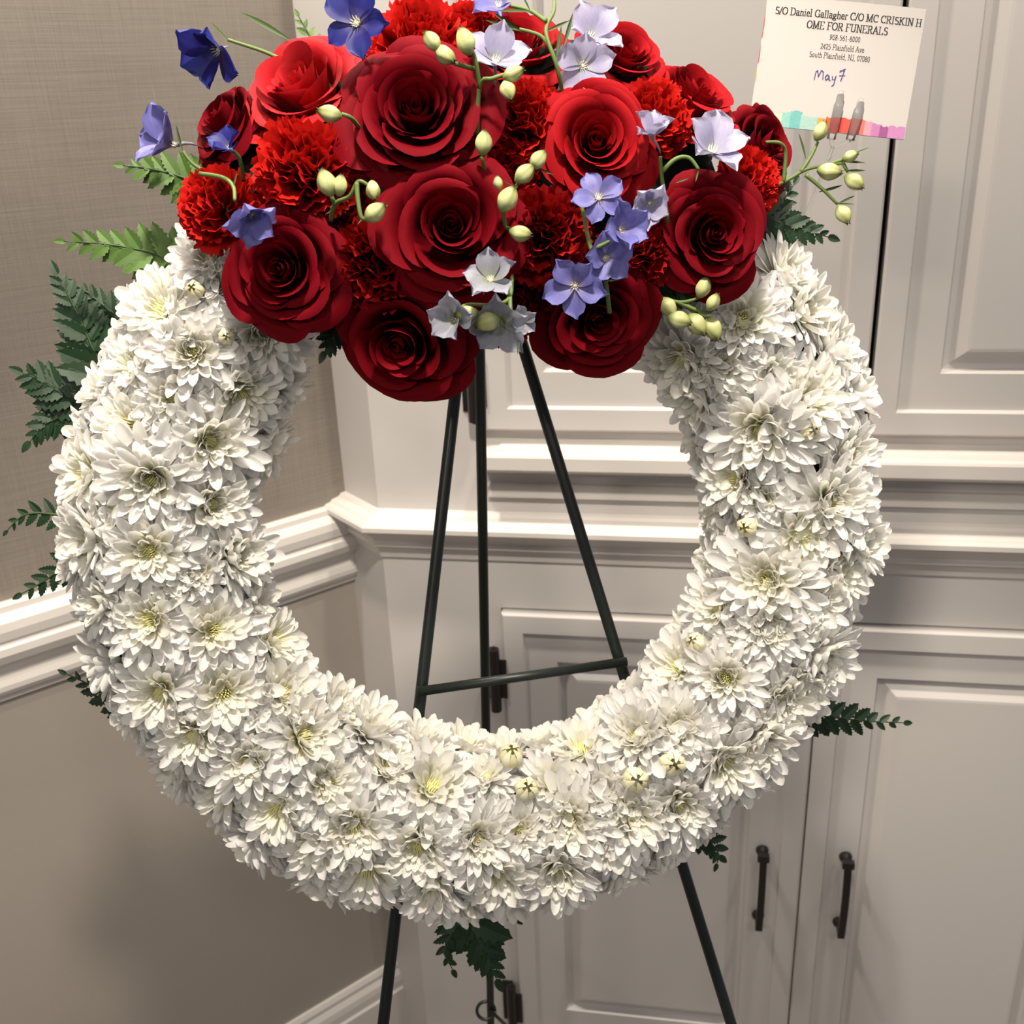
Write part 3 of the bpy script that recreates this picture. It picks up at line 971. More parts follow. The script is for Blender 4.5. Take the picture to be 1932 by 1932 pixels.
def carn(x, y, dpx, fx, fy, h, key, lab):
    p = onw(x, y, h)
    rad = 0.5 * dpx * depth_of(p) / F
    n = facing(fx, fy)
    o = empty('carnation', basis(p - n * rad * 0.55, n, random.uniform(0, 6.28), rad), lab, 'carnation', 'red carnations between the roses')
    for li, (k, el, L) in enumerate(CL):
        off = random.uniform(0, 6.28)
        for i in range(k):
            a = off + 2 * math.pi * i / k + random.uniform(-0.15, 0.15)
            M = petal_M(a, math.radians(el + random.uniform(-7, 7)), L * random.uniform(0.9, 1.06), 0.02, -0.10, random.uniform(-0.5, 0.5))
            put('petal', CPET[key][random.randrange(7)], o, M)
    mb = MB(); mb.tube([(0, 0, -0.7), (0, 0, -0.45), (0, 0, -0.1), (0, 0, 0.05)], [0.10, 0.2, 0.2, 0.12], 10)
    mb.build('calyx', M_BRACT, o)


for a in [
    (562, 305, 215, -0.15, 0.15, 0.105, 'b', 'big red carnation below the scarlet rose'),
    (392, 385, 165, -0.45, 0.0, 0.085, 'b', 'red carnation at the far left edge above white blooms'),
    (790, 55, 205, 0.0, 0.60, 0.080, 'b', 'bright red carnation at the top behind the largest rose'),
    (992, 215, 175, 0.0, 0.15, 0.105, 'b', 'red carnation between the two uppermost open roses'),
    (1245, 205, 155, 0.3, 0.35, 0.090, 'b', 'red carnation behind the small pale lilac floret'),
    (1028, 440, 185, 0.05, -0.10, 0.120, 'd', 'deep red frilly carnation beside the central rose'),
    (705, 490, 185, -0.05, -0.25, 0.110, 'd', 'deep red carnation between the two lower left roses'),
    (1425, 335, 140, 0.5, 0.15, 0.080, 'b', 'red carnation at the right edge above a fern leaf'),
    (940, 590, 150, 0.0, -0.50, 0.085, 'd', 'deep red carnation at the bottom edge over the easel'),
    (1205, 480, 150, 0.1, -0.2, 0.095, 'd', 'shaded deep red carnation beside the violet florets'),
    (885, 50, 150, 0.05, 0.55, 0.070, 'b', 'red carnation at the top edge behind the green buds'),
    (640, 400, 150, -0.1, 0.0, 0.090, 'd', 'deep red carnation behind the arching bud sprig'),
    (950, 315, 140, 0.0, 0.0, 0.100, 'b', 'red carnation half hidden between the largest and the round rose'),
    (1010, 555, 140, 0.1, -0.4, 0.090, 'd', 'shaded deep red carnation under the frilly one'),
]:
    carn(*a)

# ------------------------------------------------------------------ delphinium


def del_petal(r):
    nu, nv = 7, 8
    v, t = [], []
    ph = r.uniform(0, 6)
    for j in range(nv):
        s = j / (nv - 1)
        wd = 0.05 + 0.35 * math.sin(math.pi * min(1, 0.05 + s * 0.70)) ** 1.3
        if s > 0.70: wd *= math.sqrt(max(0.06, 1 - ((s - 0.70) / 0.30) ** 3))
        for i in range(nu):
            u = -1 + 2 * i / (nu - 1)
            z = 0.16 * u * u * (0.4 + 0.6 * s) + 0.05 * s * math.sin(4 * u + ph) - 0.22 * s * s * s + 0.02 * math.cos(u * 9) * s
            v.append((s * (1 - 0.05 * u * u), u * wd, z)); t.append(s)
    return v, grid_faces(nu, nv), t


DP = {}
for key, mat in DEL.items():
    r = random.Random(77)
    DP[key] = [make_mesh('petal', *del_petal(r)[:2], mat, True, [j / 7 for j in range(8) for i in range(7)]) for _ in range(4)]
mb = MB()
r = random.Random(5)
for i in range(9):
    a = 2 * math.pi * i / 9; q = 0.035; x, y = 0.09 * math.cos(a), 0.09 * math.sin(a)
    mb.add([(x - q, y, 0.0), (x, y - q, 0.0), (x + q, y, 0.0), (x, y + q, 0.0), (x * 1.8, y * 1.8, 0.22 + 0.08 * r.random())], [(0, 1, 4), (1, 2, 4), (2, 3, 4), (3, 0, 4)])
mb.tube([(0, 0, -0.12), (0, 0, 0.0), (0, 0, 0.1)], [0.05, 0.11, 0.06], 8)
DEYE = mb.mesh('eye', M_BEE)
mb = MB(); mb.tube([(0.02, 0, 0.02), (0.1, 0, -0.15), (0.28, 0, -0.35), (0.42, 0, -0.62), (0.46, 0, -0.85)], [0.09, 0.075, 0.06, 0.04, 0.015], 8)
DSPUR = mb.mesh('spur', M_SPUR)


def bud_mesh(mat, name):
    vv, ff, tt = [], [], []
    n, m = 15, 10
    for j in range(m + 1):
        s = j / m
        rr = 0.34 * math.sin(math.pi * min(1, (0.05 + 0.90 * s))) ** 0.8 * (1.08 - 0.2 * s)
        for i in range(n):
            a = 2 * math.pi * i / n
            k = rr * (1 + 0.16 * math.cos(5 * a) * (0.3 + s))
            vv.append((s, k * math.cos(a), k * math.sin(a))); tt.append(s)
    for j in range(m):
        for i in range(n): ff.append((j * n + i, j * n + (i + 1) % n, (j + 1) * n + (i + 1) % n, (j + 1) * n + i))
    o = len(vv)
    for k in range(5):
        a = 2 * math.pi * k / 5
        vv += [(0.94, 0.10 * math.cos(a - 0.5), 0.10 * math.sin(a - 0.5)), (0.94, 0.10 * math.cos(a + 0.5), 0.10 * math.sin(a + 0.5)), (1.08, 0.13 * math.cos(a), 0.13 * math.sin(a))]
        tt += [0.95, 0.95, 1.0]
        ff.append((o + 3 * k, o + 3 * k + 1, o + 3 * k + 2))
    return make_mesh(name, vv, ff, mat, True, tt)


BUDM = bud_mesh(M_BUD, 'bud')
# slim leaf for bracts
vv, ff = [], []
for j in range(8):
    s = j / 7
    wd = 0.11 * math.sin(math.pi * (0.06 + 0.94 * s)) ** 0.9
    for u in (-1, 0, 1): vv.append((s, u * wd, 0.10 * s * s + abs(u) * wd * 0.5))
LEAFM = make_mesh('bract', vv, grid_faces(3, 8), M_BRACT)


def xframe(origin, xdir, scale, roll=0.0, thick=1.0):
    x = np.asarray(xdir, float); x /= np.linalg.norm(x)
    z = -FWD - x * (-FWD @ x)
    if np.linalg.norm(z) < 0.05: z = UP - x * (UP @ x)
    z /= np.linalg.norm(z)
    y = np.cross(z, x)
    c, s = math.cos(roll), math.sin(roll)
    y, z = c * y + s * z, -s * y + c * z
    M = Matrix.Identity(4)
    for i in range(3):
        M[i][0], M[i][1], M[i][2], M[i][3] = x[i] * scale, y[i] * scale * thick, z[i] * scale, origin[i]
    return M


def smooth_path(pts, n=5):
    P = [np.asarray(p, float) for p in pts]
    if len(P) < 3: return P
    out = []
    for i in range(len(P) - 1):
        p0, p1, p2, p3 = P[max(i - 1, 0)], P[i], P[i + 1], P[min(i + 2, len(P) - 1)]
        for k in range(n):
            t = k / n
            out.append(0.5 * (2 * p1 + (p2 - p0) * t + (2 * p0 - 5 * p1 + 4 * p2 - p3) * t * t + (3 * p1 - p0 - 3 * p2 + p3) * t ** 3))
    out.append(P[-1])
    return out


def sprig(label, stems, florets=(), buds=(), bracts=(), h=0.13, srad=0.0014, cat='delphinium', name='delphinium_sprig'):
    """stems: pixel paths; florets (x, y, diameter, fx, fy, openness degrees, colour); buds (x, y, length, angle in the picture); bracts (x, y, x2, y2)."""
    def P(q): return onw(q[0], q[1], q[2] if len(q) > 2 else h)
    root = P(stems[0][0])
    o = empty(name, Matrix.Translation(root), label, cat, 'delphinium sprigs among the red flowers')
    R = Matrix.Translation(-Vector(root))
    for s in stems:
        mb = MB(); pts = smooth_path([P(q) for q in s])
        n = len(pts)
        mb.tube(pts, [srad * (1.15 - 0.35 * k / max(1, n - 1)) for k in range(n)], 6)
        mb.build('stem', M_STEM, o, mat4=R)
    for (x, y, dpx, fx, fy, opn, key, *hh) in florets:
        p = onw(x, y, hh[0] if hh else h + 0.008)
        rad = 0.5 * dpx * depth_of(p) / F
        n = facing(fx, fy)
        M = R @ basis(p - n * rad * 0.3, n, random.uniform(0, 6.28), rad)
        f = put('floret', DEYE, o, M)
        sp = random.uniform(0, 6)
        for i in range(5):
            put('petal', DP[key][random.randrange(4)], f, petal_M(sp + 2 * math.pi * i / 5 + random.uniform(-0.1, 0.1), math.radians(opn + random.uniform(-16, 16)), random.uniform(0.92, 1.1) / max(0.75, math.cos(math.radians(min(45, opn)))), 0.05, 0, random.uniform(-0.25, 0.25)))
        put('spur', DSPUR, f)
    for (x, y, L, ang, *hh) in buds:
        p = onw(x, y, hh[0] if hh else h + 0.006)
        sz = L * depth_of(p) / F
        a = math.radians(ang)
        d = RIGHT * math.cos(a) + UP * math.sin(a) - FWD * 0.25
        put('bud', BUDM, o, R @ xframe(p - d / np.linalg.norm(d) * sz * 0.5, d, sz, random.uniform(-1, 1)))
    for (x, y, x2, y2, *hh) in bracts:
        a, b = onw(x, y, h), onw(x2, y2, hh[0] if hh else h)
        put('bract', LEAFM, o, R @ xframe(a, b - a, np.linalg.norm(b - a), random.uniform(-0.6, 0.6), 0.55))


sprig('deep blue nodding delphinium bloom jutting out over the grasscloth beside the scarlet rose', [[(545, 120, 0.07), (500, 98, 0.07), (430, 75, 0.07)]],
      [(402, 98, 120, -0.75, -0.85, 52, 'deep', 0.07)], bracts=[(430, 78, 398, 45), (545, 75, 452, 28)], h=0.07)
sprig('violet blue delphinium bloom pointing left at the mound\'s edge over a fern tip', [[(400, 330, 0.06), (365, 310, 0.06), (345, 285, 0.06)]], [(312, 265, 112, -0.8, 0.35, 55, 'lav', 0.06)], bracts=[(345, 285, 335, 235)], h=0.06)
sprig('small dark blue delphinium bud bloom between the sideways rose and the big carnation', [[(460, 340, 0.09), (452, 300, 0.11), (440, 285, 0.115)]], [(430, 275, 66, -0.3, 0.5, 48, 'deep', 0.115)], h=0.11)
sprig('nodding lilac blue delphinium bell in front of the left carnation', [[(378, 328, 0.10), (420, 335, 0.12), (440, 352, 0.13), (443, 378, 0.14)]], [(478, 410, 98, 0.45, -0.95, 58, 'lav', 0.14)], bracts=[(440, 355, 448, 325)], h=0.13)
sprig('open deep blue delphinium bloom at the very top of the mound', [[(690, 120, 0.09), (675, 80, 0.115), (668, 50, 0.125)]], [(668, 38, 130, -0.1, -0.15, 12, 'deep', 0.135)], bracts=[(640, 30, 612, -10)], h=0.12)
sprig('sprig of pale green buds with one lilac bloom above the largest rose', [[(900, 290, 0.12), (905, 165, 0.14), (930, 148, 0.15), (962, 138, 0.15)], [(905, 165, 0.14), (896, 110, 0.15), (880, 80, 0.15)], [(896, 130, 0.14), (860, 120, 0.15), (835, 105, 0.15), (815, 80, 0.15)]],
      [(937, 105, 100, 0.25, 0.55, 50, 'pale', 0.135)], [(815, 78, 42, 130), (840, 104, 48, -40), (877, 78, 52, 110), (969, 139, 42, 20), (958, 171, 42, -70)], h=0.15)
sprig('tall leafy delphinium sprig with two pale lilac blooms at the top right', [[(1065, 200, 0.10), (1052, 130, 0.12), (1030, 60, 0.12), (1045, 20, 0.11), (1045, -20, 0.10)], [(1040, 95, 0.12), (1020, 68, 0.12), (980, 55, 0.12)], [(1030, 40, 0.12), (1000, 20, 0.11), (960, 10, 0.10)]],
      [(1118, 62, 105, 0.3, 0.35, 35, 'pale', 0.10), (1102, 122, 105, 0.15, -0.25, 32, 'pale', 0.115), (940, 2, 80, -0.2, 0.5, 45, 'lav', 0.09)],
      bracts=[(985, 58, 915, 40), (985, 60, 930, 22), (1000, 22, 935, 26), (1000, 20, 985, -8), (1062, 90, 1078, 25), (1050, 110, 1060, 50), (1030, 60, 1075, 40)], h=0.12)
sprig('sprig of three pale lilac blooms in front of the upper right roses', [[(1260, 420, 0.11), (1248, 330, 0.13), (1246, 295, 0.135)], [(1248, 325, 0.13), (1275, 300, 0.135), (1300, 298, 0.135), (1318, 320, 0.135)]],
      [(1230, 248, 80, -0.1, 0.75, 60, 'pale', 0.14), (1347, 275, 118, 0.2, 0.55, 45, 'pale', 0.115), (1226, 385, 88, -0.05, -0.45, 52, 'pale', 0.14)], bracts=[(1275, 345, 1300, 338), (1318, 320, 1312, 345)], h=0.135)
sprig('spike of four violet delphinium blooms between the round rose and the lowest rose', [[(1150, 590, 0.12), (1140, 520, 0.135), (1115, 470, 0.14), (1100, 400, 0.14), (1090, 375, 0.14)], [(1115, 470, 0.14), (1130, 465, 0.145), (1150, 455, 0.145)]],
      [(1130, 368, 98, 0.0, 0.1, 16, 'lav', 0.155), (1177, 432, 88, 0.5, -0.1, 50, 'lav', 0.15), (1145, 488, 85, 0.2, -0.35, 40, 'lav', 0.14), (1083, 540, 105, -0.25, -0.3, 30, 'lav', 0.145)], bracts=[(1140, 530, 1175, 525)], h=0.14)
sprig('greyish green delphinium sprig with three fading blooms at the mound\'s bottom edge', [[(965, 500, 0.12), (962, 560, 0.135), (930, 575, 0.14), (880, 575, 0.14), (860, 590, 0.14)], [(962, 560, 0.135), (965, 595, 0.14), (980, 640, 0.13), (985, 665, 0.12)], [(962, 560, 0.135), (950, 540, 0.14), (930, 530, 0.14)]],
      [(925, 522, 88, -0.1, 0.35, 40, 'grey', 0.158), (855, 602, 85, -0.55, -0.35, 50, 'grey', 0.145), (940, 612, 98, -0.15, -0.75, 45, 'grey', 0.14), (985, 605, 48, 0.5, -0.4, 50, 'grey', 0.14)], [(880, 592, 46, 190), (920, 608, 52, 200)], bracts=[(880, 580, 845, 630), (980, 640, 975, 670)], h=0.14)
sprig('arching sprig of four pale green buds between carnations at the left', [[(625, 415, 0.12), (632, 385, 0.135), (660, 370, 0.145), (676, 342, 0.15), (695, 350, 0.15)], [(673, 345, 0.15), (675, 375, 0.15), (682, 410, 0.15), (695, 412, 0.15)], [(632, 385, 0.135), (622, 365, 0.14)]],
      (), [(616, 345, 52, 110), (642, 350, 40, 80), (704, 359, 40, -80), (708, 401, 48, 35)], bracts=[(632, 390, 612, 405), (690, 405, 675, 425)], h=0.15)
sprig('single pale green bud between the scarlet rose and the largest rose', [[(690, 260, 0.11), (665, 225, 0.14), (645, 215, 0.145)]], (), [(622, 214, 46, 170)], h=0.14)
sprig('upright spike of cream green buds between the central rose and the round rose', [[(985, 480, 0.12), (955, 430, 0.135), (952, 390, 0.145), (975, 350, 0.15), (1005, 315, 0.15)], [(955, 430, 0.135), (962, 432, 0.145), (975, 438, 0.15)]],
      (), [(1016, 302, 42, 50), (990, 328, 46, 40), (958, 376, 52, 60), (982, 440, 44, -15), (940, 345, 26, 100)], bracts=[(1010, 315, 1045, 330), (968, 350, 950, 340), (965, 395, 978, 400)], h=0.15)
sprig('single slim green bud standing below the largest rose', [[(920, 360, 0.11), (912, 310, 0.14), (908, 295, 0.145)]], (), [(912, 270, 46, 85)], h=0.14)
sprig('spray of five green buds reaching out past the mound towards the cabinet', [[(1440, 360, 0.06), (1485, 340, 0.06), (1520, 320, 0.06), (1560, 312, 0.06), (1590, 308, 0.06)], [(1510, 325, 0.06), (1530, 295, 0.06), (1543, 268, 0.06)], [(1520, 330, 0.06), (1550, 355, 0.06), (1580, 385, 0.06)], [(1560, 312, 0.06), (1585, 303, 0.06), (1600, 298, 0.06)], [(1590, 308, 0.06), (1600, 325, 0.06)], [(1478, 345, 0.06), (1482, 290, 0.065), (1472, 270, 0.07), (1445, 268, 0.07)]],
      (), [(1548, 247, 38, 65, 0.065), (1604, 295, 30, 20, 0.065), (1565, 323, 46, -12, 0.065), (1611, 343, 42, -40, 0.065), (1591, 405, 40, -65, 0.065)],
      bracts=[(1612, 290, 1640, 281), (1590, 305, 1632, 310), (1595, 322, 1632, 322), (1580, 385, 1612, 370), (1580, 385, 1612, 388), (1545, 362, 1588, 348), (1520, 300, 1503, 252), (1560, 305, 1572, 297)], h=0.06)
sprig('sprig of half open cream buds over the white blooms at one o\'clock', [[(1245, 560, 0.08), (1280, 570, 0.085), (1310, 565, 0.09), (1325, 555, 0.09)], [(1280, 570, 0.085), (1330, 590, 0.09), (1350, 580, 0.09)], [(1250, 565, 0.08), (1270, 590, 0.09)], [(1280, 570, 0.085), (1335, 605, 0.085)]],
      (), [(1326, 542, 42, 70, 0.10), (1345, 570, 36, 60, 0.10), (1282, 604, 46, -20, 0.10), (1315, 612, 50, -55, 0.09), (1345, 620, 50, -65, 0.09), (1262, 580, 44, -60, 0.09)], h=0.088)

# ------------------------------------------------------------------ leatherleaf fern fronds


def leaflet(r, teeth, wd):
    top, bot = [], []
    n = teeth * 2
    for k in range(n + 1):
        s = k / n
        w_ = wd * math.sin(math.pi * (0.10 + 0.90 * s) ** 0.8) ** 0.8
        if k % 2: w_ *= 0.72
        sh = 0.05 if k % 2 == 0 else 0.0
        top.append((min(1, s + sh * (1 - s)), max(0.004, w_)))
        bot.append((min(1, s + sh * (1 - s)), -max(0.004, w_ * 0.9)))
    v, f = [], []
    for k in range(n + 1):
        s = k / n
        v += [(top[k][0], top[k][1], 0.18 * top[k][1] - 0.12 * s * s), (s, 0, -0.12 * s * s - 0.01), (bot[k][0], bot[k][1], -0.18 * bot[k][1] - 0.12 * s * s)]
    for k in range(n):
        a, b = k * 3, (k + 1) * 3
        f += [(a, a + 1, b + 1, b), (a + 1, a + 2, b + 2, b + 1)]
    return v, f


r = random.Random(3)
LEAFLETS = {}
for key, m in (('dark', M_FERN), ('light', M_FERNL)):
    LEAFLETS[key] = [make_mesh('leaflet', *leaflet(r, 6, 0.30), m, False), make_mesh('leaflet', *leaflet(r, 7, 0.27), m, False), make_mesh('leaflet', *leaflet(r, 5, 0.33), m, False)]


def frond(label, path, width, key='dark', n=8, h=-0.04, side=0.0, tipw=0.25):
    pts = smooth_path([onw(q[0], q[1], q[2] if len(q) > 2 else h) for q in path], 8)
    L = np.cumsum([0] + [np.linalg.norm(pts[i + 1] - pts[i]) for i in range(len(pts) - 1)])
    root = pts[0]
    o = empty('fern_frond', Matrix.Translation(root), label, 'fern leaf', 'leatherleaf fern behind the flowers')
    R = Matrix.Translation(-Vector(root))
    mb = MB(); mb.tube(pts, [0.0012 * (1.1 - 0.8 * k / (len(pts) - 1)) for k in range(len(pts))], 6)
    mb.build('rachis', M_RACHIS, o, mat4=R)
    wm = width * depth_of(root) / F
    nrm0 = NW + E1 * side
    for i in range(n + 1):
        s = (i + 0.35) / (n + 0.5)
        d_ = s * L[-1]
        k = min(len(pts) - 2, int(np.searchsorted(L, d_)) - 1) if d_ > 0 else 0
        k = max(0, k)
        t = (d_ - L[k]) / max(1e-6, L[k + 1] - L[k])
        p = pts[k] + (pts[k + 1] - pts[k]) * t
        ax = pts[k + 1] - pts[k]; ax /= np.linalg.norm(ax)
        sd = np.cross(nrm0, ax); sd /= np.linalg.norm(sd)
        ll = wm * (1 - 0.80 * s ** 1.3) * random.uniform(0.9, 1.1)
        if i == n:
            put('leaflet', LEAFLETS[key][1], o, R @ xframe(p, ax, ll * 1.5, 0, 1.2))
            break
        for sg in (-1, 1):
            a = math.radians(52 - 18 * s + random.uniform(-5, 5))
            d = ax * math.cos(a) + sd * sg * math.sin(a) + NW * random.uniform(-0.15, 0.15)
            put('leaflet', LEAFLETS[key][random.randrange(3)], o, R @ xframe(p + ax * sg * 0.0015, d, ll, random.uniform(-0.25, 0.25)))


for a in [
    ('long light green fern tip pointing left above the white blooms', [(350, 500), (290, 478), (210, 462), (120, 455)], 78, 'light', 6, 0.01),
    ('small light green fern tip under the violet bloom pointing left', [(385, 350), (330, 330), (280, 318), (232, 312)], 70, 'light', 5, 0.02),
    ('dark fern frond rising at the far left against the grasscloth', [(235, 760), (190, 690), (150, 600), (107, 515)], 100, 'dark', 9, -0.035),
    ('dark fern frond beside it pointing up behind the white blooms', [(260, 660), (220, 600), (175, 560), (140, 535)], 62, 'dark', 6, -0.045),
    ('dark fern frond at the far left drooping beside the nine o\'clock blooms', [(200, 800), (150, 760), (95, 725), (40, 702)], 95, 'dark', 6, -0.05),
    ('dark lower fern spray at the left behind ten o\'clock blooms', [(190, 730), (130, 770), (85, 800), (55, 835)], 80, 'dark', 6, -0.055),
    ('tiny fern tip curling at the left picture edge', [(130, 975), (75, 968), (40, 975), (12, 1003)], 42, 'dark', 4, -0.05),
    ('small dark fern tip just above the chair rail', [(190, 1040), (130, 1065), (85, 1095), (38, 1122)], 62, 'dark', 5, -0.05),
    ('small dark fern tip just under the chair rail', [(260, 1345), (205, 1315), (165, 1290), (122, 1270)], 50, 'dark', 5, -0.055),
    ('dark fern frond at the right under the spray of green buds', [(1380, 400), (1440, 410), (1500, 430), (1565, 448)], 80, 'dark', 7, 0.03),
    ('short dark fern frond standing up beside the right rose', [(1400, 440), (1450, 410), (1480, 375), (1500, 345)], 70, 'dark', 5, 0.02),
    ('green fern tip pointing right at the four o\'clock side over the cabinet door', [(1480, 1345), (1560, 1352), (1630, 1360), (1708, 1364)], 62, 'dark', 7, -0.05),
    ('dark fern frond hanging below the bottom of the wreath in front of a leg', [(880, 1690), (895, 1750), (915, 1800), (938, 1850)], 92, 'dark', 6, -0.045),
    ('thin dark fern frond curling down below the wreath', [(905, 1660), (860, 1745), (840, 1790), (855, 1832)], 62, 'dark', 6, -0.045),
    ('small fern leaf under the wreath beside the rear leg', [(890, 1690), (925, 1715), (955, 1720), (975, 1735)], 55, 'dark', 3, -0.05),
    ('small torn fern tip under the five o\'clock blooms', [(1300, 1560), (1335, 1585), (1355, 1610), (1352, 1632)], 55, 'dark', 4, -0.05),
    ('dark fern frond tucked under the rose at one o\'clock', [(1180, 500), (1230, 530), (1290, 540), (1340, 530)], 80, 'dark', 6, 0.06),
    ('dark fern tip between the two lower left roses', [(700, 560), (660, 590), (630, 630), (612, 665)], 75, 'dark', 6, 0.055),
    ('small green fern tip standing above the scarlet rose', [(640, 140), (600, 95), (580, 60), (562, 28)], 45, 'light', 5, 0.03),
]:
    frond(*a[:4], int(a[4] * 1.35), a[5])

# ------------------------------------------------------------------ printed card on its clear pick
NC = -(0.65 * FWD + 0.35 * ray(1580, 130))
NC /= np.linalg.norm(NC)
NC = NC - ZU * 0.0
NC /= np.linalg.norm(NC)
PC = onw(1580, 240, 0.035)


def onc(x, y, h=0.0):
    return on_plane(x, y, PC + NC * h, NC)


c0, c1, c2, c3 = [onc(x, y) for x, y in ((1443, -6), (1741, 13), (1712, 268), (1418, 232))]
cx = (c1 - c0) + (c2 - c3); cx /= np.linalg.norm(cx)
cw = 0.5 * (np.linalg.norm(c1 - c0) + np.linalg.norm(c2 - c3))
cy = (c0 - c3) + (c1 - c2); cy = cy - cx * (cy @ cx); cy /= np.linalg.norm(cy)
ch = 0.5 * (np.linalg.norm(c0 - c3) + np.linalg.norm(c1 - c2))
cz = np.cross(cx, cy)
cc = (c0 + c1 + c2 + c3) / 4
CM = Matrix.Identity(4)
for i in range(3):
    CM[i][0], CM[i][1], CM[i][2], CM[i][3] = cx[i], cy[i], cz[i], cc[i]
card = empty('printed_card', CM, 'white printed card with black lettering and a watercolour border, held on a clear pick', 'card')
mb = MB()
N = 8
for j in range(2):
    z = -0.0004 if j == 0 else 0.0
    mb.add([(-cw / 2 + cw * i / N, y, z + 0.0015 * math.sin(math.pi * i / N)) for y in (-ch / 2, ch / 2) for i in range(N + 1)],
           [(i, i + 1, N + 2 + i, N + 1 + i) for i in range(N)])
mb.build('sheet', M_CARD, card, smooth=False)


def bow(x):
    return 0.0015 * math.sin(math.pi * (x / cw + 0.5)) + 0.00025


# a small serif stroke font: broad-nib strokes on a unit cap height
def arc(cx_, cy_, rx, ry, a0, a1, n=10):
    return [(cx_ + rx * math.cos(math.radians(a0 + (a1 - a0) * k / n)), cy_ + ry * math.sin(math.radians(a0 + (a1 - a0) * k / n))) for k in range(n + 1)]


def sf(x, y, w_=0.11): return [(x - w_, y), (x + w_, y)]


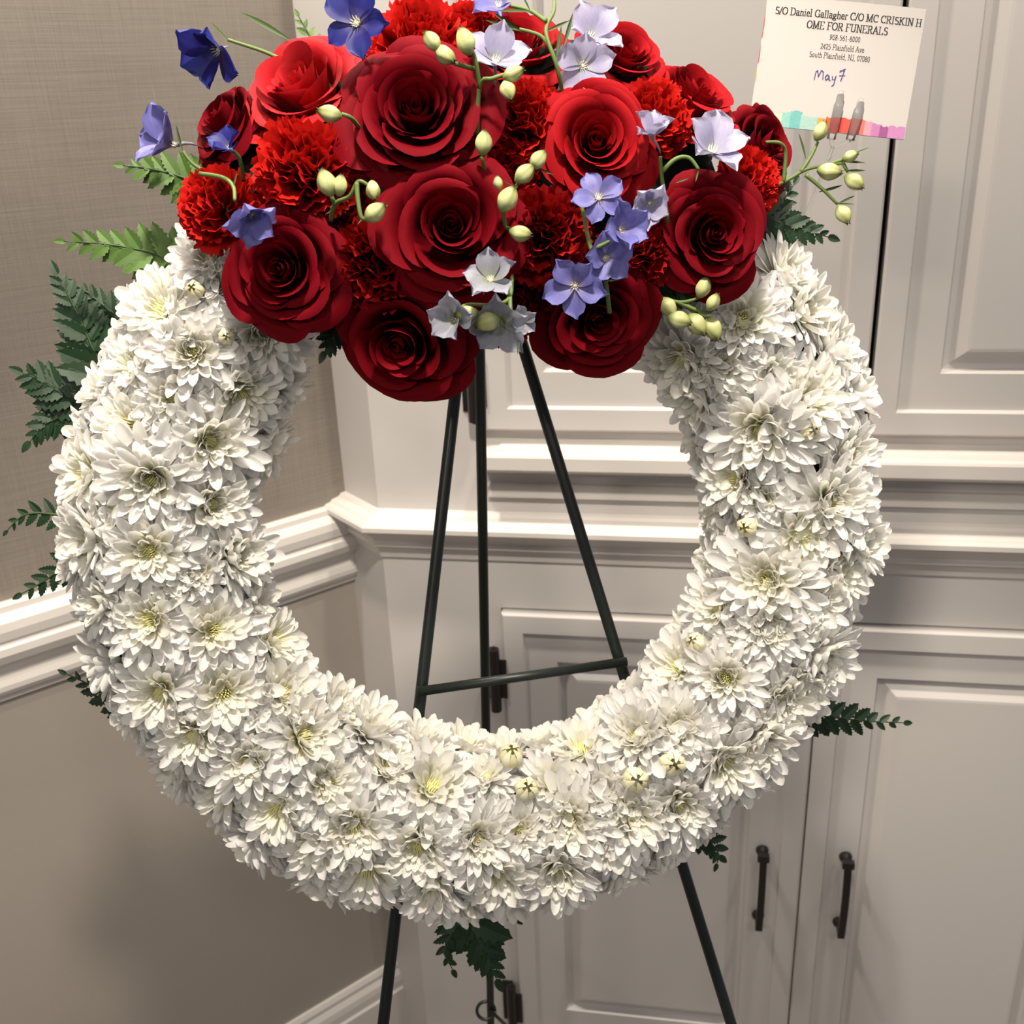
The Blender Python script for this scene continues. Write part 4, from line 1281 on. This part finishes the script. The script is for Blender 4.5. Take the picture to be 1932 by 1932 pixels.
G = {
    'S': (0.56, [arc(0.28, 0.74, 0.20, 0.24, 40, 250) + arc(0.28, 0.25, 0.22, 0.25, 80, -140)]),
    '/': (0.32, [[(0.0, -0.05), (0.28, 1.0)]]),
    'O': (0.74, [arc(0.36, 0.5, 0.32, 0.49, 0, 360, 24)]),
    'D': (0.74, [[(0.13, 0), (0.13, 1)], [(0.02, 1), (0.32, 1)] + arc(0.32, 0.5, 0.34, 0.5, 90, -90, 14) + [(0.02, 0)]]),
    'C': (0.68, [arc(0.37, 0.5, 0.32, 0.49, 48, 312, 20), [(0.58, 0.72), (0.58, 0.97)]]),
    'G': (0.74, [arc(0.37, 0.5, 0.32, 0.49, 48, 318, 20), [(0.62, 0.05), (0.62, 0.42)], sf(0.60, 0.44), [(0.58, 0.72), (0.58, 0.97)]]),
    'M': (0.90, [[(0.12, 0), (0.12, 1)], [(0.12, 1), (0.42, 0.05)], [(0.42, 0.05), (0.74, 1)], [(0.74, 1), (0.74, 0)], sf(0.12, 0), sf(0.76, 0), sf(0.10, 1, 0.08), sf(0.78, 1, 0.08)]),
    'R': (0.70, [[(0.13, 0), (0.13, 1)], [(0.02, 1), (0.32, 1)] + arc(0.32, 0.75, 0.22, 0.25, 90, -90, 10) + [(0.13, 0.5)], [(0.30, 0.5), (0.60, 0.0)], sf(0.13, 0), sf(0.62, 0, 0.07)]),
    'I': (0.36, [[(0.16, 0), (0.16, 1)], sf(0.16, 0), sf(0.16, 1)]),
    'K': (0.74, [[(0.13, 0), (0.13, 1)], sf(0.13, 0), sf(0.13, 1), [(0.16, 0.45), (0.58, 1)], [(0.28, 0.58), (0.60, 0)], sf(0.60, 1, 0.08), sf(0.62, 0, 0.08)]),
    'N': (0.74, [[(0.12, 0), (0.12, 1)], [(0.12, 1), (0.60, 0)], [(0.60, 0), (0.60, 1)], sf(0.12, 0), sf(0.60, 1), sf(0.08, 1, 0.06)]),
    'H': (0.78, [[(0.14, 0), (0.14, 1)], [(0.60, 0), (0.60, 1)], [(0.14, 0.5), (0.60, 0.5)], sf(0.14, 0), sf(0.14, 1), sf(0.60, 0), sf(0.60, 1)]),
    'E': (0.66, [[(0.13, 0), (0.13, 1)], [(0.02, 1), (0.54, 1), (0.54, 0.84)], [(0.13, 0.52), (0.40, 0.52)], [(0.02, 0), (0.56, 0), (0.57, 0.18)]]),
    'F': (0.62, [[(0.13, 0), (0.13, 1)], [(0.02, 1), (0.54, 1), (0.54, 0.84)], [(0.13, 0.52), (0.40, 0.52)], sf(0.13, 0)]),
    'U': (0.74, [[(0.14, 1), (0.14, 0.32)] + arc(0.36, 0.26, 0.22, 0.26, 180, 360, 10) + [(0.58, 1)], sf(0.14, 1), sf(0.58, 1, 0.09)]),
    'A': (0.72, [[(0.06, 0), (0.34, 1)], [(0.34, 1), (0.62, 0)], [(0.17, 0.36), (0.50, 0.36)], sf(0.07, 0, 0.07), sf(0.61, 0)]),
    'L': (0.62, [[(0.13, 0), (0.13, 1)], sf(0.13, 1), [(0.02, 0), (0.54, 0), (0.55, 0.22)]]),
    'P': (0.60, [[(0.13, 0), (0.13, 1)], [(0.02, 1), (0.30, 1)] + arc(0.30, 0.73, 0.22, 0.27, 90, -90, 10) + [(0.13, 0.46)], sf(0.13, 0)]),
    'J': (0.46, [[(0.28, 1), (0.28, 0.2)] + arc(0.16, 0.16, 0.12, 0.18, 0, -150, 6), sf(0.28, 1)]),
    'a': (0.48, [arc(0.20, 0.52, 0.15, 0.14, 160, 0, 8) + [(0.35, 0.06), (0.42, 0.0), (0.46, 0.04)], arc(0.19, 0.19, 0.14, 0.19, 70, 330, 10)]),
    'n': (0.54, [[(0.11, 0), (0.11, 0.64)], arc(0.27, 0.44, 0.15, 0.20, 170, 0, 8) + [(0.42, 0)], sf(0.11, 0, 0.08), sf(0.42, 0, 0.08)]),
    'i': (0.28, [[(0.12, 0), (0.12, 0.64)], sf(0.12, 0, 0.09), [(0.12, 0.88), (0.12, 0.90)], [(0.04, 0.62), (0.12, 0.64)]]),
    'e': (0.46, [[(0.06, 0.36), (0.38, 0.36)] + arc(0.22, 0.36, 0.16, 0.29, 0, 180, 8) + arc(0.24, 0.33, 0.18, 0.33, 180, 320, 8)]),
    'l': (0.28, [[(0.12, 0), (0.12, 1.02)], sf(0.12, 0, 0.09), [(0.03, 1.0), (0.12, 1.02)]]),
    'g': (0.50, [arc(0.22, 0.42, 0.15, 0.20, 0, 360, 14), arc(0.22, -0.12, 0.19, 0.13, 0, 360, 14), [(0.12, 0.24), (0.10, 0.12), (0.34, 0.02)], [(0.33, 0.58), (0.46, 0.60)]]),
    'h': (0.54, [[(0.11, 0), (0.11, 1.02)], arc(0.27, 0.44, 0.15, 0.20, 170, 0, 8) + [(0.42, 0)], sf(0.11, 0, 0.08), sf(0.42, 0, 0.08)]),
    'r': (0.38, [[(0.11, 0), (0.11, 0.64)], arc(0.24, 0.46, 0.13, 0.17, 170, 50, 6), sf(0.11, 0, 0.08)]),
    'f': (0.34, [[(0.13, 0), (0.13, 0.82)] + arc(0.24, 0.84, 0.11, 0.17, 180, 50, 6), [(0.02, 0.62), (0.28, 0.62)], sf(0.13, 0, 0.09)]),
    'd': (0.52, [arc(0.22, 0.32, 0.16, 0.32, 60, 300, 12), [(0.38, 0), (0.38, 1.02)], [(0.30, 1.0), (0.38, 1.02)]]),
    'o': (0.50, [arc(0.23, 0.32, 0.18, 0.32, 0, 360, 16)]),
    'u': (0.54, [[(0.11, 0.64), (0.11, 0.18)] + arc(0.25, 0.18, 0.14, 0.18, 180, 330, 8), [(0.40, 0), (0.40, 0.64)]]),
    't': (0.32, [[(0.13, 0.86), (0.13, 0.12), (0.22, 0.01), (0.29, 0.08)], [(0.03, 0.63), (0.27, 0.63)]]),
    'v': (0.50, [[(0.06, 0.64), (0.23, 0.0)], [(0.23, 0.0), (0.40, 0.64)], sf(0.06, 0.64, 0.07), sf(0.41, 0.64, 0.06)]),
    ',': (0.26, [[(0.11, 0.06), (0.12, -0.02), (0.05, -0.16)]]),
    '-': (0.34, [[(0.04, 0.32), (0.27, 0.32)]]),
    '0': (0.50, [arc(0.23, 0.48, 0.18, 0.48, 0, 360, 18)]),
    '1': (0.50, [[(0.24, 0), (0.24, 0.96)], sf(0.24, 0), [(0.10, 0.82), (0.24, 0.96)]]),
    '2': (0.50, [arc(0.22, 0.70, 0.17, 0.26, 160, -30, 10) + [(0.04, 0.02), (0.42, 0.02), (0.43, 0.12)]]),
    '4': (0.50, [[(0.32, 0), (0.32, 0.96), (0.03, 0.28), (0.45, 0.28)]]),
    '5': (0.50, [[(0.40, 0.95), (0.14, 0.95), (0.10, 0.56)] + arc(0.20, 0.30, 0.20, 0.30, 110, -130, 12)]),
    '6': (0.50, [[(0.40, 0.95)] + arc(0.42, 0.34, 0.36, 0.60, 100, 180, 8) + arc(0.24, 0.29, 0.18, 0.29, 180, 540, 16)]),
    '7': (0.50, [[(0.05, 0.80), (0.06, 0.95), (0.42, 0.95), (0.18, 0.0)]]),
    '8': (0.50, [arc(0.23, 0.72, 0.15, 0.24, 0, 360, 14), arc(0.23, 0.24, 0.18, 0.24, 0, 360, 14)]),
    '9': (0.50, [[(0.06, 0.01)] + arc(0.04, 0.62, 0.36, 0.60, -80, 0, 8) + arc(0.22, 0.67, 0.18, 0.29, 0, 360, 16)]),
}


def text_width(s, sp=0.03):
    return sum((0.30 if c == ' ' else G[c][0] + sp) for c in s)


def nib_line(mb, strokes, ox, oy, h, nx, ny):
    for st in strokes:
        for (a, b) in zip(st[:-1], st[1:]):
            pts = []
            for (x, y) in (a, b):
                X, Y = ox + x * h, oy + y * h
                pts += [(X - nx, Y - ny), (X + nx, Y - ny), (X + nx, Y + ny), (X - nx, Y + ny)]
            # convex hull of the nib at both ends
            ps = sorted(set(pts)); lo, up = [], []
            for p in ps:
                while len(lo) > 1 and (lo[-1][0] - lo[-2][0]) * (p[1] - lo[-2][1]) - (lo[-1][1] - lo[-2][1]) * (p[0] - lo[-2][0]) <= 0: lo.pop()
                lo.append(p)
            for p in reversed(ps):
                while len(up) > 1 and (up[-1][0] - up[-2][0]) * (p[1] - up[-2][1]) - (up[-1][1] - up[-2][1]) * (p[0] - up[-2][0]) <= 0: up.pop()
                up.append(p)
            hull = lo[:-1] + up[:-1]
            mb.add([(x, y, bow(x)) for x, y in hull], [tuple(range(len(hull)))])


PXM = cw / 298.0       # metres per photo pixel on the card


def text_line(s, x_center, y_base, width, h, bold, name):
    sc = width / (text_width(s) * h)
    mb = MB()
    x = x_center - width / 2
    for c in s:
        if c == ' ':
            x += 0.30 * h * sc; continue
        wd, st = G[c]
        st2 = [[(px * sc, py) for px, py in q] for q in st]
        nib_line(mb, st2, x, y_base, h, (0.068 if bold else 0.045) * h, (0.032 if bold else 0.024) * h)
        x += (wd + 0.03) * h * sc
    mb.build(name, M_INK, card, smooth=False)


U = PXM
text_line('S/O Daniel Gallagher C/O MC CRISKIN H', 0.003, ch / 2 - 32.5 * U, 276 * U, 13 * U, True, 'heading')
text_line('OME FOR FUNERALS', 0.0035, ch / 2 - 53.5 * U, 153 * U, 13.5 * U, True, 'heading')
text_line('908-561-8000', 0.0030, ch / 2 - 71 * U, 58 * U, 9.5 * U, False, 'phone_line')
text_line('2425 Plainfield Ave', 0.0022, ch / 2 - 89 * U, 83 * U, 10 * U, False, 'address_line')
text_line('South Plainfield, NJ, 07080', 0.0012, ch / 2 - 105 * U, 115 * U, 10 * U, False, 'address_line')
HW = [[(0, 0), (1, 14), (4, 17), (7, 6), (11, 18), (15, 15), (16, 2)], [(27, 8), (23, 11), (20, 6), (22, 1), (26, 4), (27, 9), (28, 2), (30, 1)], [(33, 9), (34, 3), (38, 3), (40, 10)], [(40, 10), (38, -6), (35, -9)],
      [(46, 18), (48, 21)], [(46, 20), (54, 21), (50, 2)], [(46, 11), (56, 12)], [(51, 22), (55, 24)]]
mb = MB()
nib_line(mb, [[(x, y) for x, y in s] for s in HW], -38 * U, ch / 2 - 146 * U, U, 0.8 * U, 0.8 * U)
mb.build('handwriting', M_PEN, card, smooth=False)
# watercolour blocks along the foot and the left edge
blocks = [(-148, 18, 40, 26, (226, 214, 170)), (-112, 20, 26, 24, (214, 224, 190)), (-88, 22, 18, 28, (150, 205, 196)), (-72, 25, 22, 32, (118, 190, 188)), (-52, 22, 34, 25, (170, 206, 196)),
          (-20, 21, 18, 24, (224, 168, 80)), (-4, 20, 14, 26, (222, 96, 58)), (8, 20, 22, 28, (206, 58, 44)), (28, 20, 22, 27, (214, 86, 72)), (48, 20, 24, 28, (222, 120, 110)),
          (70, 20, 16, 26, (226, 158, 176)), (84, 20, 18, 23, (198, 130, 178)), (100, 19, 18, 20, (164, 88, 150)), (116, 20, 32, 22, (206, 140, 190))]
for k, (x, yb, w_, hh, col) in enumerate(blocks):
    m = paint('watercolour_wash', tuple(0.62 * c for c in lin(col)), 0.7, var=0.18, scale=500)
    x0 = max(-cw / 2, x * U); x1 = min(cw / 2, (x + w_) * U); y0 = -ch / 2 + 0.0002; y1 = y0 + hh * U
    n = 6
    top_ = [(x1 - (x1 - x0) * i / n, y1 + random.uniform(-1.6, 1.6) * U) for i in range(n + 1)]
    poly = [(x0, y0), (x1, y0)] + top_
    mesh_obj('watercolour_block', [(px, py, bow(px) - 0.00005 + 0.00001 * k) for px, py in poly], [tuple(range(len(poly)))], m, card, False)
for k, (y, hh, col) in enumerate([(40, 60, (206, 80, 70)), (-6, 40, (214, 60, 90)), (-40, 26, (232, 190, 110))]):
    m = paint('watercolour_wash', tuple(0.62 * c for c in lin(col)), 0.7, var=0.18, scale=500)
    mesh_obj('watercolour_block', [(-cw / 2 + px * U, (y + py) * U, bow(-cw / 2) ) for px, py in ((0, 0), (1.6, 2), (2.0, hh * 0.4), (1.2, hh * 0.7), (0, hh))], [(0, 1, 2, 3, 4)], m, card, False)

# clear pick
pk0 = onc(1578, 272, 0.0)
pick = empty('card_pick', Matrix.Translation(pk0), 'clear plastic card pick with two prongs gripping the printed card', 'card pick')
PI_ = Matrix.Translation(-Vector(pk0))
HP = 0.005
for (x0, y0, x1, y1, lab) in ((1568, 262, 1588, 172, 'prong'), (1604, 264, 1626, 186, 'prong')):
    a, b = onc(x0, y0, HP), onc(x1, y1, HP)
    mb = MB(); mb.tube([a, a + (b - a) * 0.72, a + (b - a) * 0.76, a + (b - a) * 0.90, a + (b - a) * 0.95, b], [0.0034, 0.0034, 0.0026, 0.0028, 0.0018, 0.0018], 10)
    mb.build('prong', M_PLASTIC, pick, mat4=PI_)
mb = MB(); mb.tube(smooth_path([onc(1568, 262, HP), onc(1572, 278, HP), onc(1588, 272, HP), onc(1604, 264, HP)]), 0.0014, 8)
mb.build('yoke', M_PLASTIC, pick, mat4=PI_)
mb = MB(); mb.tube([onc(1572, 276, HP), onw(1545, 345, 0.03), onw(1510, 430, 0.012), onw(1480, 500, 0.0)], 0.0012, 8)
mb.build('stake', M_PLASTIC, pick, mat4=PI_)
